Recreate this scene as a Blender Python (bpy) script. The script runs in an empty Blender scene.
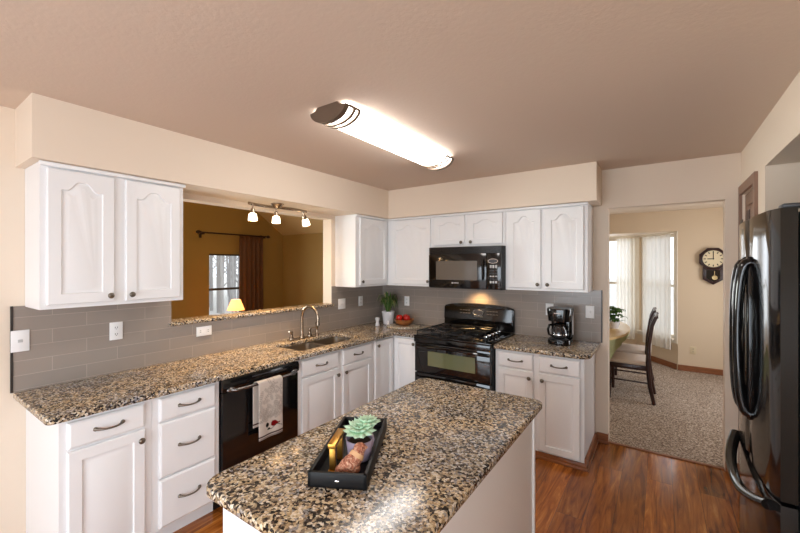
import bpy, bmesh, math, random
from mathutils import Vector, Matrix
PI = math.pi
S = bpy.context.scene
C = S.collection
random.seed(7)

# ---------------------------------------------------------------- camera, world, big lights, exposure
cam_d = bpy.data.cameras.new('camera')
cam = bpy.data.objects.new('camera', cam_d); C.objects.link(cam)
cam.location = (2.928, -3.842, 1.598)
cam.rotation_euler = (PI/2, 0, math.radians(34.671))
cam_d.sensor_width = 36.0
cam_d.lens = 376.2/800*36.0
cam_d.shift_y = -1.0/800
cam_d.clip_start = 0.05
S.camera = cam

W = bpy.data.worlds.new('sky'); S.world = W; W.use_nodes = True
bg = W.node_tree.nodes['Background']
bg.inputs[0].default_value = (0.86, 0.93, 1.0, 1)
bg.inputs[1].default_value = 1.7

S.view_settings.view_transform = 'Standard'
S.view_settings.look = 'None'
S.view_settings.gamma = 1
S.view_settings.use_curve_mapping = False
S.view_settings.exposure = 0.24
S.cycles.use_denoising = True
S.cycles.max_bounces = 10
S.cycles.diffuse_bounces = 6
S.cycles.sample_clamp_indirect = 6

def area(name, loc, rot, sx, sy, power, col):
    d = bpy.data.lights.new(name, 'AREA'); d.shape = 'RECTANGLE'; d.size = sx; d.size_y = sy
    d.energy = power; d.color = col
    o = bpy.data.objects.new(name, d); C.objects.link(o); o.location = loc; o.rotation_euler = rot
    return o
# fill lights added at unseen openings; bay_daylight is outside the visible dining bay
area('patio_fill', (2.0, -6.25, 1.15), (PI/2, 0, 0), 2.6, 2.0, 104, (0.80, 0.90, 1.0))  # added fill through an unseen door opening behind the camera
area('side_fill', (3.75, -4.9, 1.45), (PI/2, 0, PI/2), 1.5, 1.3, 36, (0.80, 0.90, 1.0))  # added fill to even out the kitchen; its window is unseen
area('bay_daylight', (2.15, 4.45, 1.3), (-PI/2, 0, 0), 2.2, 1.7, 24, (0.95, 0.97, 1.0))
area('living_fill', (-3.95, -2.4, 1.3), (PI/2, 0, -PI/2), 1.7, 1.3, 215, (0.92, 0.97, 0.92))  # added fill to lift the dim living room, from out of view
area('dining_side_fill', (4.9, 1.75, 1.35), (PI/2, 0, PI/2), 1.6, 1.4, 43, (0.97, 0.97, 1.0))  # added fill to brighten the dining room from an unseen side
FLUO = 13.0        # ceiling fixture
TRACK_W = 5.5      # each track lamp
HOOD_W = 5.0       # cooktop lamp

# ---------------------------------------------------------------- materials
def srgb(r, g, b):
    f = lambda c: (c/255/12.92) if c/255 <= 0.04045 else ((c/255+0.055)/1.055)**2.4
    return (f(r), f(g), f(b), 1)

def mat(name, col, rough=0.5, metal=0.0, spec=0.5, **kw):
    m = bpy.data.materials.new(name); m.use_nodes = True
    nt = m.node_tree; p = nt.nodes['Principled BSDF']
    p.inputs['Base Color'].default_value = col if len(col) == 4 else (*col, 1)
    p.inputs['Roughness'].default_value = rough
    p.inputs['Metallic'].default_value = metal
    p.inputs['Specular IOR Level'].default_value = spec
    for k, v in kw.items():
        p.inputs[k.replace('_', ' ')].default_value = v
    m['p'] = 1
    return m
def N(m, t, **kw):
    n = m.node_tree.nodes.new(t)
    for k, v in kw.items(): setattr(n, k, v)
    return n
def L(m, a, b): m.node_tree.links.new(a, b)
def P(m): return m.node_tree.nodes['Principled BSDF']
def pos(m): return N(m, 'ShaderNodeNewGeometry').outputs['Position']
def objc(m): return N(m, 'ShaderNodeTexCoord').outputs['Object']
def swz(m, src, order, scale=(1, 1, 1)):
    s = N(m, 'ShaderNodeSeparateXYZ'); L(m, src, s.inputs[0])
    c = N(m, 'ShaderNodeCombineXYZ')
    for i, ch in enumerate(order):
        if ch is None: continue
        L(m, s.outputs[ch], c.inputs[i])
    mp = N(m, 'ShaderNodeVectorMath', operation='MULTIPLY'); L(m, c.outputs[0], mp.inputs[0]); mp.inputs[1].default_value = scale
    return mp.outputs[0]
def noise(m, vec, scale, detail=2, rough=0.5, dist=0):
    n = N(m, 'ShaderNodeTexNoise'); n.inputs['Scale'].default_value = scale
    n.inputs['Detail'].default_value = detail; n.inputs['Roughness'].default_value = rough; n.inputs['Distortion'].default_value = dist
    L(m, vec, n.inputs['Vector']); return n
def ramp(m, fac, stops, mode='LINEAR'):
    r = N(m, 'ShaderNodeValToRGB'); cr = r.color_ramp; cr.interpolation = mode
    while len(cr.elements) < len(stops): cr.elements.new(0.5)
    for e, (p_, c_) in zip(cr.elements, stops):
        e.position = p_; e.color = c_ if len(c_) == 4 else (*c_, 1)
    L(m, fac, r.inputs[0]); return r.outputs[0]
def mixc(m, fac, a, b, blend='MIX'):
    x = N(m, 'ShaderNodeMix', data_type='RGBA', blend_type=blend)
    for s_, v in ((0, fac), (6, a), (7, b)):
        if hasattr(v, 'is_output') or hasattr(v, 'links'): L(m, v, x.inputs[s_])
        else: x.inputs[s_].default_value = v
    return x.outputs[2]
def bump(m, h, strength, dist=0.01):
    b = N(m, 'ShaderNodeBump'); b.inputs['Strength'].default_value = strength; b.inputs['Distance'].default_value = dist
    L(m, h, b.inputs['Height']); L(m, b.outputs[0], P(m).inputs['Normal'])

M = {}
def paint(name, col, rough=0.6, bs=0.12, sc=180):
    m = mat(name, col, rough, spec=0.3)
    n = noise(m, pos(m), sc, 2); bump(m, n.outputs[0], bs, 0.004); return m
M['wall'] = paint('beige_wall_paint', srgb(226, 211, 193), bs=0.06)
M['dwall'] = paint('dining_wall_paint', srgb(216, 196, 168), bs=0.05)
M['olive'] = paint('olive_wall_paint', srgb(164, 134, 80), bs=0.05)
M['lceil'] = paint('living_ceiling_paint', srgb(205, 175, 130), bs=0.05)
M['ceiling'] = paint('textured_ceiling_paint', srgb(208, 190, 174), 0.8, 0.22, 60)
M['white'] = mat('white_cabinet_paint', srgb(231, 232, 233), 0.32, spec=0.45)
M['trimwhite'] = mat('white_trim_paint', srgb(232, 230, 226), 0.4)
M['bronze'] = mat('pewter_hardware', srgb(116, 108, 98), 0.32, 0.9)
M['black'] = mat('gloss_black', srgb(13, 12, 13), 0.1, spec=0.55)
M['blackm'] = mat('satin_black', srgb(18, 17, 18), 0.35)
M['iron'] = mat('cast_iron', srgb(30, 30, 31), 0.3, spec=0.6)
M['glassblk'] = mat('dark_oven_glass', srgb(24, 22, 22), 0.05, spec=0.6)
M['steel'] = mat('brushed_steel', srgb(184, 175, 164), 0.29, 1.0)
M['nickel'] = mat('brushed_nickel', srgb(165, 148, 130), 0.25, 1.0)
M['chrome'] = mat('bright_chrome', srgb(225, 225, 228), 0.12, 1.0)
M['fixbronze'] = mat('fixture_bronze', srgb(120, 104, 90), 0.4, 0.6)
M['plate'] = mat('white_plastic', srgb(238, 238, 238), 0.35)
M['beigeplate'] = mat('almond_plastic', srgb(214, 196, 160), 0.4)
M['slot'] = mat('dark_slot', srgb(60, 58, 56), 0.5)
M['edge'] = mat('dark_tile_edge_trim', srgb(62, 58, 56), 0.35, 0.4)
M['grey'] = mat('grey_key', srgb(190, 190, 190), 0.4)
M['darkgrey'] = mat('charcoal_plastic', srgb(58, 58, 62), 0.35)
M['ovenwin'] = mat('oven_window_glass', srgb(112, 116, 84), 0.06, spec=0.6)
M['mwwin'] = mat('microwave_window_glass', srgb(98, 90, 82), 0.06, spec=0.6)
M['wooddk'] = mat('dark_mahogany', srgb(48, 24, 20), 0.3)
M['ceramic'] = mat('white_ceramic', srgb(232, 232, 236), 0.2)
M['lav'] = mat('lavender_glazed_pot', srgb(186, 172, 196), 0.2)
M['gold'] = mat('antique_gold', srgb(190, 140, 62), 0.3, 0.85)
M['traybl'] = mat('worn_black_paint', srgb(20, 19, 20), 0.5, spec=0.3)
M['succ'] = mat('succulent_green', srgb(188, 220, 190), 0.5)
M['soil'] = mat('potting_soil', srgb(58, 42, 32), 0.9)
M['leaf'] = mat('leaf_green', srgb(84, 122, 54), 0.45)
M['leaf2'] = mat('variegated_leaf', srgb(178, 184, 120), 0.45)
M['apple'] = mat('apple_red', srgb(176, 32, 24), 0.25)
M['stem'] = mat('stem_brown', srgb(70, 48, 30), 0.7)
M['glass'] = mat('clear_glass', (1, 1, 1), 0.0, Transmission_Weight=1.0, IOR=1.1)
M['carafe'] = mat('carafe_glass', srgb(70, 70, 74), 0.03, spec=0.8, Transmission_Weight=0.6)
M['upholst'] = mat('cream_upholstery', srgb(205, 190, 178), 0.85)
M['sage'] = mat('sage_cloth', srgb(198, 200, 152), 0.85)
M['tabletop'] = mat('tan_table_top', srgb(226, 196, 140), 0.35)
M['clockface'] = mat('clock_dial', srgb(222, 206, 170), 0.4)
M['brass'] = mat('pendulum_brass', srgb(220, 200, 150), 0.25, 0.7)
M['winframe'] = mat('window_frame_white', srgb(225, 216, 200), 0.45)
M['darkframe'] = mat('dark_window_frame', srgb(72, 58, 44), 0.5)
M['drape'] = mat('brown_drape', srgb(100, 64, 44), 0.7)
M['ground'] = mat('winter_ground', srgb(205, 202, 196), 0.9)
M['bark'] = mat('pale_bark', srgb(176, 172, 170), 0.9)
M['door'] = mat('walnut_door', srgb(136, 106, 88), 0.5)
M['grout'] = mat('seal', srgb(120, 110, 100), 0.6)

def emis(name, col, strength):
    m = mat(name, col, 0.4); P(m).inputs['Emission Color'].default_value = col; P(m).inputs['Emission Strength'].default_value = strength; return m
M['fluo'] = emis('fluorescent_diffuser', (1.0, 0.97, 0.93, 1), FLUO)
M['shadeglow'] = emis('lit_frosted_shade', (1.0, 0.82, 0.56, 1), 4.5)
M['lampglow'] = emis('lit_lamp_shade', (1.0, 0.66, 0.30, 1), 0.5)
M['hoodglow'] = emis('cooktop_lamp_lens', (1.0, 0.7, 0.35, 1), 1.2)

# sheer curtain
m = mat('sheer_curtain', srgb(245, 243, 236), 0.9)
tr = N(m, 'ShaderNodeBsdfTranslucent'); tr.inputs[0].default_value = (0.93, 0.92, 0.88, 1)
tp = N(m, 'ShaderNodeBsdfTransparent')
a1 = N(m, 'ShaderNodeMixShader'); a1.inputs[0].default_value = 0.28; L(m, P(m).outputs[0], a1.inputs[1]); L(m, tr.outputs[0], a1.inputs[2])
a2 = N(m, 'ShaderNodeMixShader'); a2.inputs[0].default_value = 0.12; L(m, a1.outputs[0], a2.inputs[1]); L(m, tp.outputs[0], a2.inputs[2])
L(m, a2.outputs[0], m.node_tree.nodes['Material Output'].inputs[0]); M['sheer'] = m

# window glass: thin clear pane
m = mat('window_glass', (1, 1, 1), 0.0)
tp = N(m, 'ShaderNodeBsdfTransparent'); gl = N(m, 'ShaderNodeBsdfGlossy'); gl.inputs['Roughness'].default_value = 0.02
mx = N(m, 'ShaderNodeMixShader'); mx.inputs[0].default_value = 0.06; L(m, tp.outputs[0], mx.inputs[1]); L(m, gl.outputs[0], mx.inputs[2])
L(m, mx.outputs[0], m.node_tree.nodes['Material Output'].inputs[0]); M['pane'] = m

# granite
def granite(name, sc=1.0, pale=0.0):
    m = mat(name, (0.4, 0.3, 0.2), 0.16, spec=0.45)
    p = pos(m)
    d = noise(m, p, 70*sc, 3, 0.6)
    vm = N(m, 'ShaderNodeVectorMath', operation='SCALE'); L(m, d.outputs['Color'], vm.inputs[0]); vm.inputs['Scale'].default_value = 0.016/sc
    va = N(m, 'ShaderNodeVectorMath', operation='ADD'); L(m, p, va.inputs[0]); L(m, vm.outputs[0], va.inputs[1])
    v = N(m, 'ShaderNodeTexVoronoi'); v.inputs['Scale'].default_value = 118*sc; L(m, va.outputs[0], v.inputs['Vector'])
    sp = N(m, 'ShaderNodeSeparateColor'); L(m, v.outputs['Color'], sp.inputs[0])
    big = noise(m, p, 9*sc, 3, 0.6)
    ad = N(m, 'ShaderNodeMath', operation='MULTIPLY_ADD'); L(m, big.outputs[0], ad.inputs[0]); ad.inputs[1].default_value = 0.7; ad.inputs[2].default_value = -0.33
    sm = N(m, 'ShaderNodeMath', operation='ADD', use_clamp=True); L(m, sp.outputs[0], sm.inputs[0]); L(m, ad.outputs[0], sm.inputs[1])
    c1 = ramp(m, sm.outputs[0], [(0.0, srgb(28, 26, 26)), (0.20, srgb(78, 68, 62)), (0.32, srgb(126, 112, 96)), (0.44, srgb(170, 150, 122)),
                                 (0.62, srgb(200, 184, 158)), (0.82, srgb(220, 212, 200)), (0.95, srgb(150, 147, 148))], 'CONSTANT')
    f = noise(m, p, 150*sc, 3, 0.7)
    fl = ramp(m, f.outputs[0], [(0.34, (0.25, 0.24, 0.23)), (0.5, (1, 1, 1))])
    c2 = mixc(m, 0.85, c1, fl, 'MULTIPLY')
    tn = noise(m, p, 3.2*sc, 2, 0.5, 0.8)
    c2 = mixc(m, 1.0, c2, ramp(m, tn.outputs[0], [(0.36, (1.08, 1.0, 0.86)), (0.52, (1.0, 0.98, 0.96)), (0.64, (0.78, 0.82, 0.90))]), 'MULTIPLY')
    if pale: c2 = mixc(m, pale, c2, srgb(240, 226, 200))
    L(m, c2, P(m).inputs['Base Color']); return m
M['granite'] = granite('speckled_granite')
M['granite2'] = granite('speckled_stone_board', 1.0, 0.28)

# backsplash tile
def tile(name, order):
    m = mat(name, (0.2, 0.2, 0.2), 0.22, spec=0.45)
    v = swz(m, pos(m), order)
    va = N(m, 'ShaderNodeVectorMath', operation='ADD'); L(m, v, va.inputs[0]); va.inputs[1].default_value = (-0.01, -0.9075+0.0805*12, 0)
    b = N(m, 'ShaderNodeTexBrick'); L(m, va.outputs[0], b.inputs['Vector'])
    b.inputs['Scale'].default_value = 1; b.inputs['Brick Width'].default_value = 0.32; b.inputs['Row Height'].default_value = 0.0805
    b.inputs['Mortar Size'].default_value = 0.0016; b.inputs['Mortar Smooth'].default_value = 0.2; b.inputs['Bias'].default_value = 0
    b.inputs['Color1'].default_value = srgb(152, 141, 132); b.inputs['Color2'].default_value = srgb(146, 136, 128); b.inputs['Mortar'].default_value = srgb(172, 161, 150)
    L(m, b.outputs['Color'], P(m).inputs['Base Color'])
    inv = N(m, 'ShaderNodeMath', operation='SUBTRACT'); inv.inputs[0].default_value = 1; L(m, b.outputs['Fac'], inv.inputs[1])
    bump(m, inv.outputs[0], 0.3, 0.002); return m
M['tileL'] = tile('taupe_tile_side', (1, 2, None))
M['tileB'] = tile('taupe_tile_back', (0, 2, None))

# laminate floor, planks along y
m = mat('laminate_plank_floor', (0.3, 0.14, 0.05), 0.13, spec=0.5)
v = swz(m, pos(m), (1, 0, None))
b = N(m, 'ShaderNodeTexBrick'); L(m, v, b.inputs['Vector'])
b.offset = 0.37; b.offset_frequency = 2
b.inputs['Scale'].default_value = 1; b.inputs['Brick Width'].default_value = 1.25; b.inputs['Row Height'].default_value = 0.158
b.inputs['Mortar Size'].default_value = 0.0011; b.inputs['Mortar Smooth'].default_value = 0.3
b.inputs['Color1'].default_value = (0, 0, 0, 1); b.inputs['Color2'].default_value = (1, 1, 1, 1); b.inputs['Mortar'].default_value = (0.5, 0.5, 0.5, 1)
sh = N(m, 'ShaderNodeVectorMath', operation='MULTIPLY_ADD'); L(m, b.outputs['Color'], sh.inputs[0]); sh.inputs[1].default_value = (3.1, 7.7, 0); L(m, swz(m, pos(m), (1, 0, 2), (1.3, 13, 1)), sh.inputs[2])
g = noise(m, sh.outputs[0], 1.6, 5, 0.62, 1.4)
gc = ramp(m, g.outputs[0], [(0.30, srgb(96, 48, 18)), (0.45, srgb(152, 86, 34)), (0.60, srgb(186, 114, 48)), (0.76, srgb(220, 158, 84))])
tone = ramp(m, b.outputs['Color'], [(0, (0.66, 0.62, 0.58)), (1, (1.08, 1.06, 1.0))])
c2 = mixc(m, 1.0, gc, tone, 'MULTIPLY')
c3 = mixc(m, b.outputs['Fac'], c2, srgb(70, 36, 16))
L(m, c3, P(m).inputs['Base Color']); M['floor'] = m

# carpet
m = mat('speckled_carpet', (0.4, 0.35, 0.3), 0.95, spec=0.1)
n1 = noise(m, pos(m), 75, 2, 0.6); n2 = noise(m, pos(m), 1.6, 2)
cc = ramp(m, n1.outputs[0], [(0.33, srgb(92, 78, 68)), (0.5, srgb(160, 142, 126)), (0.66, srgb(212, 198, 182))])
c2 = mixc(m, 0.35, cc, ramp(m, n2.outputs[0], [(0.3, (0.75, 0.74, 0.73)), (0.7, (1, 1, 1))]), 'MULTIPLY')
L(m, c2, P(m).inputs['Base Color']); bump(m, n1.outputs[0], 0.7, 0.01); M['carpet'] = m

def wood(name, a, bcol, rough=0.4, order=(0, 1, 2), sc=(6, 6, 40)):
    m = mat(name, a, rough)
    n = noise(m, swz(m, pos(m), order, sc), 1.5, 4, 0.6, 0.8)
    L(m, ramp(m, n.outputs[0], [(0.3, a), (0.7, bcol)]), P(m).inputs['Base Color']); return m
M['basewood'] = wood('stained_baseboard', srgb(116, 66, 36), srgb(154, 96, 56), 0.35)
M['bowlwood'] = wood('wood_bowl', srgb(120, 66, 30), srgb(168, 104, 54), 0.35)
m = mat('ruffled_rust', (0.4, 0.2, 0.15), 0.8)
n = noise(m, objc(m), 90, 3, 0.7, 1.0)
L(m, ramp(m, n.outputs[0], [(0.35, srgb(126, 66, 48)), (0.52, srgb(192, 124, 94)), (0.66, srgb(232, 190, 162))]), P(m).inputs['Base Color'])
bump(m, n.outputs[0], 0.9, 0.01); M['rust'] = m
m = mat('towel_cotton', (0.8, 0.8, 0.8), 0.9, spec=0.1)
at = N(m, 'ShaderNodeAttribute'); at.attribute_name = 'Col'; L(m, at.outputs['Color'], P(m).inputs['Base Color']); M['towel'] = m

# ---------------------------------------------------------------- mesh helpers
ORG = {}
def root_of(o):
    while o.parent: o = o.parent
    return o
def build(name, b, m, parent=None, smooth=35, fix=True, local=False):
    if fix: bmesh.ops.recalc_face_normals(b, faces=b.faces[:])
    me = bpy.data.meshes.new(name)
    if parent is not None:
        off = ORG.get(root_of(parent).name, Vector())
    elif local: off = Vector()
    else:
        xs = [v.co for v in b.verts]
        lo = Vector([min(v[i] for v in xs) for i in range(3)]); hi = Vector([max(v[i] for v in xs) for i in range(3)])
        off = Vector(((lo.x+hi.x)/2, (lo.y+hi.y)/2, lo.z))
    bmesh.ops.translate(b, verts=b.verts[:], vec=-off)
    b.to_mesh(me); b.free()
    for mm in (m if isinstance(m, (list, tuple)) else [m]): me.materials.append(mm)
    if smooth:
        me.polygons.foreach_set('use_smooth', [True]*len(me.polygons))
        me.set_sharp_from_angle(angle=math.radians(smooth))
    o = bpy.data.objects.new(name, me); C.objects.link(o)
    if parent is not None: o.parent = parent
    else:
        o.location = off; ORG[o.name] = off
    return o
def tag(o, label, cat, group=None):
    o['label'] = label; o['category'] = cat
    if group: o['group'] = group
    return o
def thing(name, label, cat, loc, rotz=0, group=None, local=False):
    o = bpy.data.objects.new(name, None); C.objects.link(o)
    o.empty_display_size = 0.05
    o.location = loc; o.rotation_euler = (0, 0, rotz)
    ORG[o.name] = Vector() if local else Vector(loc)
    return tag(o, label, cat, group)
def struct(name, b, m, parent=None, label=None, smooth=None):
    o = build(name, b, m, parent, smooth)
    if parent is None:
        o['kind'] = 'structure'
        if label: o['label'] = label
    return o
def B(): return bmesh.new()
def merge(b, t, mtx=None, F=None, mi=None):
    if mtx is not None: bmesh.ops.transform(t, matrix=mtx, verts=t.verts[:])
    if F is not None:
        for v in t.verts: v.co = Vector(F(*v.co))
    bmesh.ops.recalc_face_normals(t, faces=t.faces[:])
    if mi is not None:
        for f in t.faces: f.material_index = mi
    me = bpy.data.meshes.new('t'); t.to_mesh(me); t.free(); b.from_mesh(me); bpy.data.meshes.remove(me)
def box(b, x0, x1, y0, y1, z0, z1, bev=0, seg=2, F=None, mtx=None, mi=None):
    t = bmesh.new(); bmesh.ops.create_cube(t, size=1)
    for v in t.verts:
        v.co = Vector(((x0+x1)/2+v.co.x*(x1-x0), (y0+y1)/2+v.co.y*(y1-y0), (z0+z1)/2+v.co.z*(z1-z0)))
    if bev: bmesh.ops.bevel(t, geom=t.edges[:], offset=bev, segments=seg, profile=0.5, affect='EDGES')
    merge(b, t, mtx, F, mi)
def lathe(b, prof, seg=24, mtx=None, F=None, mi=None):
    t = bmesh.new(); rings = []
    for r, z in prof:
        if r < 1e-6: rings.append([t.verts.new((0, 0, z))])
        else: rings.append([t.verts.new((r*math.cos(2*PI*k/seg), r*math.sin(2*PI*k/seg), z)) for k in range(seg)])
    for A, D in zip(rings, rings[1:]):
        for k in range(seg):
            q = [A[k % len(A)], A[(k+1) % len(A)], D[(k+1) % len(D)], D[k % len(D)]]
            u = []
            for x in q:
                if x not in u: u.append(x)
            if len(u) > 2: t.faces.new(u)
    if len(rings[0]) > 1: t.faces.new(rings[0])
    if len(rings[-1]) > 1: t.faces.new(rings[-1])
    merge(b, t, mtx, F, mi)
def T(x, y, z): return Matrix.Translation((x, y, z))
def R(a, ax): return Matrix.Rotation(a, 4, ax)
def tube(b, pts, r, seg=10, closed=False, flat=1.0, F=None, mtx=None, up=None, mi=None):
    pts = [Vector(p) for p in pts]; n = len(pts)
    rs = r if isinstance(r, (list, tuple)) else [r]*n
    t = bmesh.new(); rings = []
    prev = None
    for i, p in enumerate(pts):
        if closed: d = pts[(i+1) % n]-pts[i-1]
        else: d = pts[min(i+1, n-1)]-pts[max(i-1, 0)]
        d.normalize()
        if prev is None:
            a = Vector(up) if up else (Vector((0, 0, 1)) if abs(d.z) < 0.9 else Vector((1, 0, 0)))
        else: a = prev
        a = (a-d*a.dot(d)).normalized(); prev = a; c = d.cross(a)
        rings.append([t.verts.new(p+(a*math.cos(2*PI*k/seg)*flat+c*math.sin(2*PI*k/seg))*rs[i]) for k in range(seg)])
    pr = list(zip(rings, rings[1:]))
    if closed: pr.append((rings[-1], rings[0]))
    for A, D in pr:
        for k in range(seg): t.faces.new((A[k], A[(k+1) % seg], D[(k+1) % seg], D[k]))
    if not closed: t.faces.new(rings[0]); t.faces.new(rings[-1])
    merge(b, t, mtx, F, mi)
def prism(b, poly, z0, z1, bev=0, F=None, mtx=None, mi=None, seg=2):
    t = bmesh.new(); n = len(poly)
    lo = [t.verts.new((x, y, z0)) for x, y in poly]; hi = [t.verts.new((x, y, z1)) for x, y in poly]
    t.faces.new(lo); t.faces.new(hi)
    for k in range(n): t.faces.new((lo[k], lo[(k+1) % n], hi[(k+1) % n], hi[k]))
    if bev:
        es = [e for e in t.edges if abs(e.verts[0].co.z-e.verts[1].co.z) < 1e-6]
        bmesh.ops.bevel(t, geom=es, offset=bev, segments=seg, profile=0.5, affect='EDGES')
    merge(b, t, mtx, F, mi)
def ball(b, c, r, sx=1, sy=1, sz=1, u=16, v=10, mi=None):
    t = bmesh.new(); bmesh.ops.create_uvsphere(t, u_segments=u, v_segments=v, radius=r)
    merge(b, t, T(*c) @ Matrix.Diagonal((sx, sy, sz, 1)), None, mi)
def cells(b, us, ws, inside, n0, n1, F=None, rounds=None, bev=0, bevseg=3, mi=None):
    """rectilinear slab in (u, w) with holes, thickness n0..n1 along the third axis"""
    t = bmesh.new(); V = {}
    def vv(i, j):
        if (i, j) not in V: V[(i, j)] = t.verts.new((us[i], ws[j], n0))
        return V[(i, j)]
    for i in range(len(us)-1):
        for j in range(len(ws)-1):
            if inside((us[i]+us[i+1])/2, (ws[j]+ws[j+1])/2):
                t.faces.new((vv(i, j), vv(i+1, j), vv(i+1, j+1), vv(i, j+1)))
    r = bmesh.ops.extrude_face_region(t, geom=t.faces[:])
    for v in [g for g in r['geom'] if isinstance(g, bmesh.types.BMVert)]: v.co.z = n1
    bmesh.ops.recalc_face_normals(t, faces=t.faces[:])
    bmesh.ops.dissolve_limit(t, angle_limit=0.01, verts=t.verts[:], edges=t.edges[:])
    if rounds:
        for (x, y), rad in rounds:
            es = [e for e in t.edges if all(abs(v.co.x-x) < 1e-4 and abs(v.co.y-y) < 1e-4 for v in e.verts)]
            if es: bmesh.ops.bevel(t, geom=es, offset=rad, segments=8, profile=0.5, affect='EDGES')
    if bev:
        es = [e for e in t.edges if len(e.link_faces) == 2 and abs(e.verts[0].co.z-e.verts[1].co.z) < 1e-6 and e.calc_face_angle(0) > 1.0]
        bmesh.ops.bevel(t, geom=es, offset=bev, segments=bevseg, profile=0.5, affect='EDGES')
    if F:
        for v in t.verts: v.co = Vector(F(v.co.x, v.co.y, v.co.z))
    merge(b, t, mi=mi)
def inr(u, w, *rects): return any(a < u < c and d < w < e for a, c, d, e in rects)

FL = lambda u, n, w: (n, u, w)            # faces +x  (left run): u = y
FB = lambda u, n, w: (u, -n, w)           # faces -y  (back run): u = x

def panel_door(F, u0, u1, w0, w1, n0, arch=0.0, t=0.02, m=0.052):
    b = bmesh.new(); K = 32 if arch else 1
    def loop(mg, n, rect=False):
        a, c, d, e = u0+mg, u1-mg, w0+mg, w1-mg
        pts = [(a, d), (c, d)]
        for k in range(K+1):
            s = 1-2*k/K
            x = (a+c)/2+s*(c-a)/2
            z = e
            if arch and not rect:
                q = abs(s)
                uq = min(1.0, max(0.0, (0.74-q)/0.58)); sh = uq*uq*(3-2*uq)*0.93+0.07*max(0.0, 1-q/0.74)
                z = e-arch*(1-sh)
            pts.append((x, z))
        return [b.verts.new((x, n, z)) for x, z in pts]
    ls = [loop(0, n0, True), loop(0, n0+t-0.004, True), loop(0.004, n0+t, True), loop(m, n0+t),
          loop(m+0.004, n0+t-0.009), loop(m+0.012, n0+t-0.009), loop(m+0.034, n0+t-0.002)]
    for A, D in zip(ls, ls[1:]):
        for k in range(len(A)): b.faces.new((A[k], A[(k+1) % len(A)], D[(k+1) % len(A)], D[k]))
    b.faces.new(ls[0]); f = b.faces.new(ls[-1])
    bmesh.ops.triangulate(b, faces=[f])
    for v in b.verts: v.co = Vector(F(*v.co))
    return b
def drawer_front(F, u0, u1, w0, w1, n0, t=0.02):
    b = B(); tt = bmesh.new()
    def lp(mg, n): return [tt.verts.new(p) for p in ((u0+mg, n, w0+mg), (u1-mg, n, w0+mg), (u1-mg, n, w1-mg), (u0+mg, n, w1-mg))]
    ls = [lp(0, n0), lp(0, n0+t-0.007), lp(0.005, n0+t-0.003), lp(0.011, n0+t)]
    for A, D in zip(ls, ls[1:]):
        for k in range(4): tt.faces.new((A[k], A[(k+1) % 4], D[(k+1) % 4], D[k]))
    tt.faces.new(ls[0]); tt.faces.new(ls[-1])
    merge(b, tt, None, F); return b
def knob(F, u, w, n, parent):
    b = B()
    mt = T(u, n, w) @ R(-PI/2, 'X')
    lathe(b, [(0.006, 0), (0.0055, 0.008), (0.009, 0.013), (0.0155, 0.017), (0.0165, 0.021), (0.013, 0.026), (0.006, 0.0285), (0, 0.029)], 18, mt, F)
    return build('knob', b, M['bronze'], parent, 50)
def pull(F, u, w, n, parent, ln=0.115):
    b = B(); pts = []; rr = []
    for k in range(15):
        s = -1+2*k/14
        pts.append((u+s*ln/2, n+0.006+0.024*(1-abs(s)**2.6), w-0.004*(1-s*s))); rr.append(0.0048+0.0035*abs(s)**4)
    tube(b, pts, rr, 10, F=F)
    for s in (-1, 1):
        lathe(b, [(0.0105, 0), (0.010, 0.004), (0.007, 0.008), (0, 0.011)], 14, T(u+s*ln/2, n, w) @ R(-PI/2, 'X'), F)
    return build('pull', b, M['bronze'], parent, 50)

# ---------------------------------------------------------------- structure
H = 2.46
# left wall, with pass-through opening; kitchen face beige, living-room face olive
b = B()
ys = [-6.0, -2.54, -0.915, 3.4]; zs = [0, 1.16, 2.098, 5.0]
cells(b, ys, zs, lambda u, w: not inr(u, w, (-2.54, -0.915, 1.16, 2.098)), -0.127, 0.0, F=lambda u, w, n: (n, u, w))
bmesh.ops.recalc_face_normals(b, faces=b.faces[:])
for f in b.faces:
    if f.normal.x < -0.5: f.material_index = 1
struct('wall_left', b, [M['wall'], M['olive']])
# back wall with doorway
b = B()
cells(b, [0.0, 2.543, 3.343, 3.437], [0, 2.112, H], lambda u, w: not inr(u, w, (2.543, 3.343, -1, 2.112)), 0.0, 0.115, F=lambda u, w, n: (u, n, w))
bmesh.ops.recalc_face_normals(b, faces=b.faces[:])
for f in b.faces:
    if f.normal.y > 0.5: f.material_index = 1
struct('wall_back', b, [M['wall'], M['dwall']])
# right wall with fridge alcove and pantry door opening
b = B()
cells(b, [-6.0, -5.7, -4.1, -1.93, -0.79, -0.535, -0.045, 0.0], [0, 0.75, 2.1, 2.13, 2.185, H],
      lambda u, w: not inr(u, w, (-5.7, -4.1, 0.75, 2.1), (-1.93, -0.79, -1, 2.185), (-0.535, -0.045, -1, 2.13)), 3.437, 3.557, F=lambda u, w, n: (n, u, w))
struct('wall_right', b, M['wall'])
b = B()
box(b, 3.557, 4.20, -0.79, -0.70, 0, 2.275); box(b, 3.557, 4.20, -2.02, -1.93, 0, 2.275)
box(b, 4.20, 4.29, -2.02, -0.70, 0, 2.275); box(b, 3.557, 4.20, -1.93, -0.79, 2.185, 2.275)
struct('wall_alcove', b, M['wall'])
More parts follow.
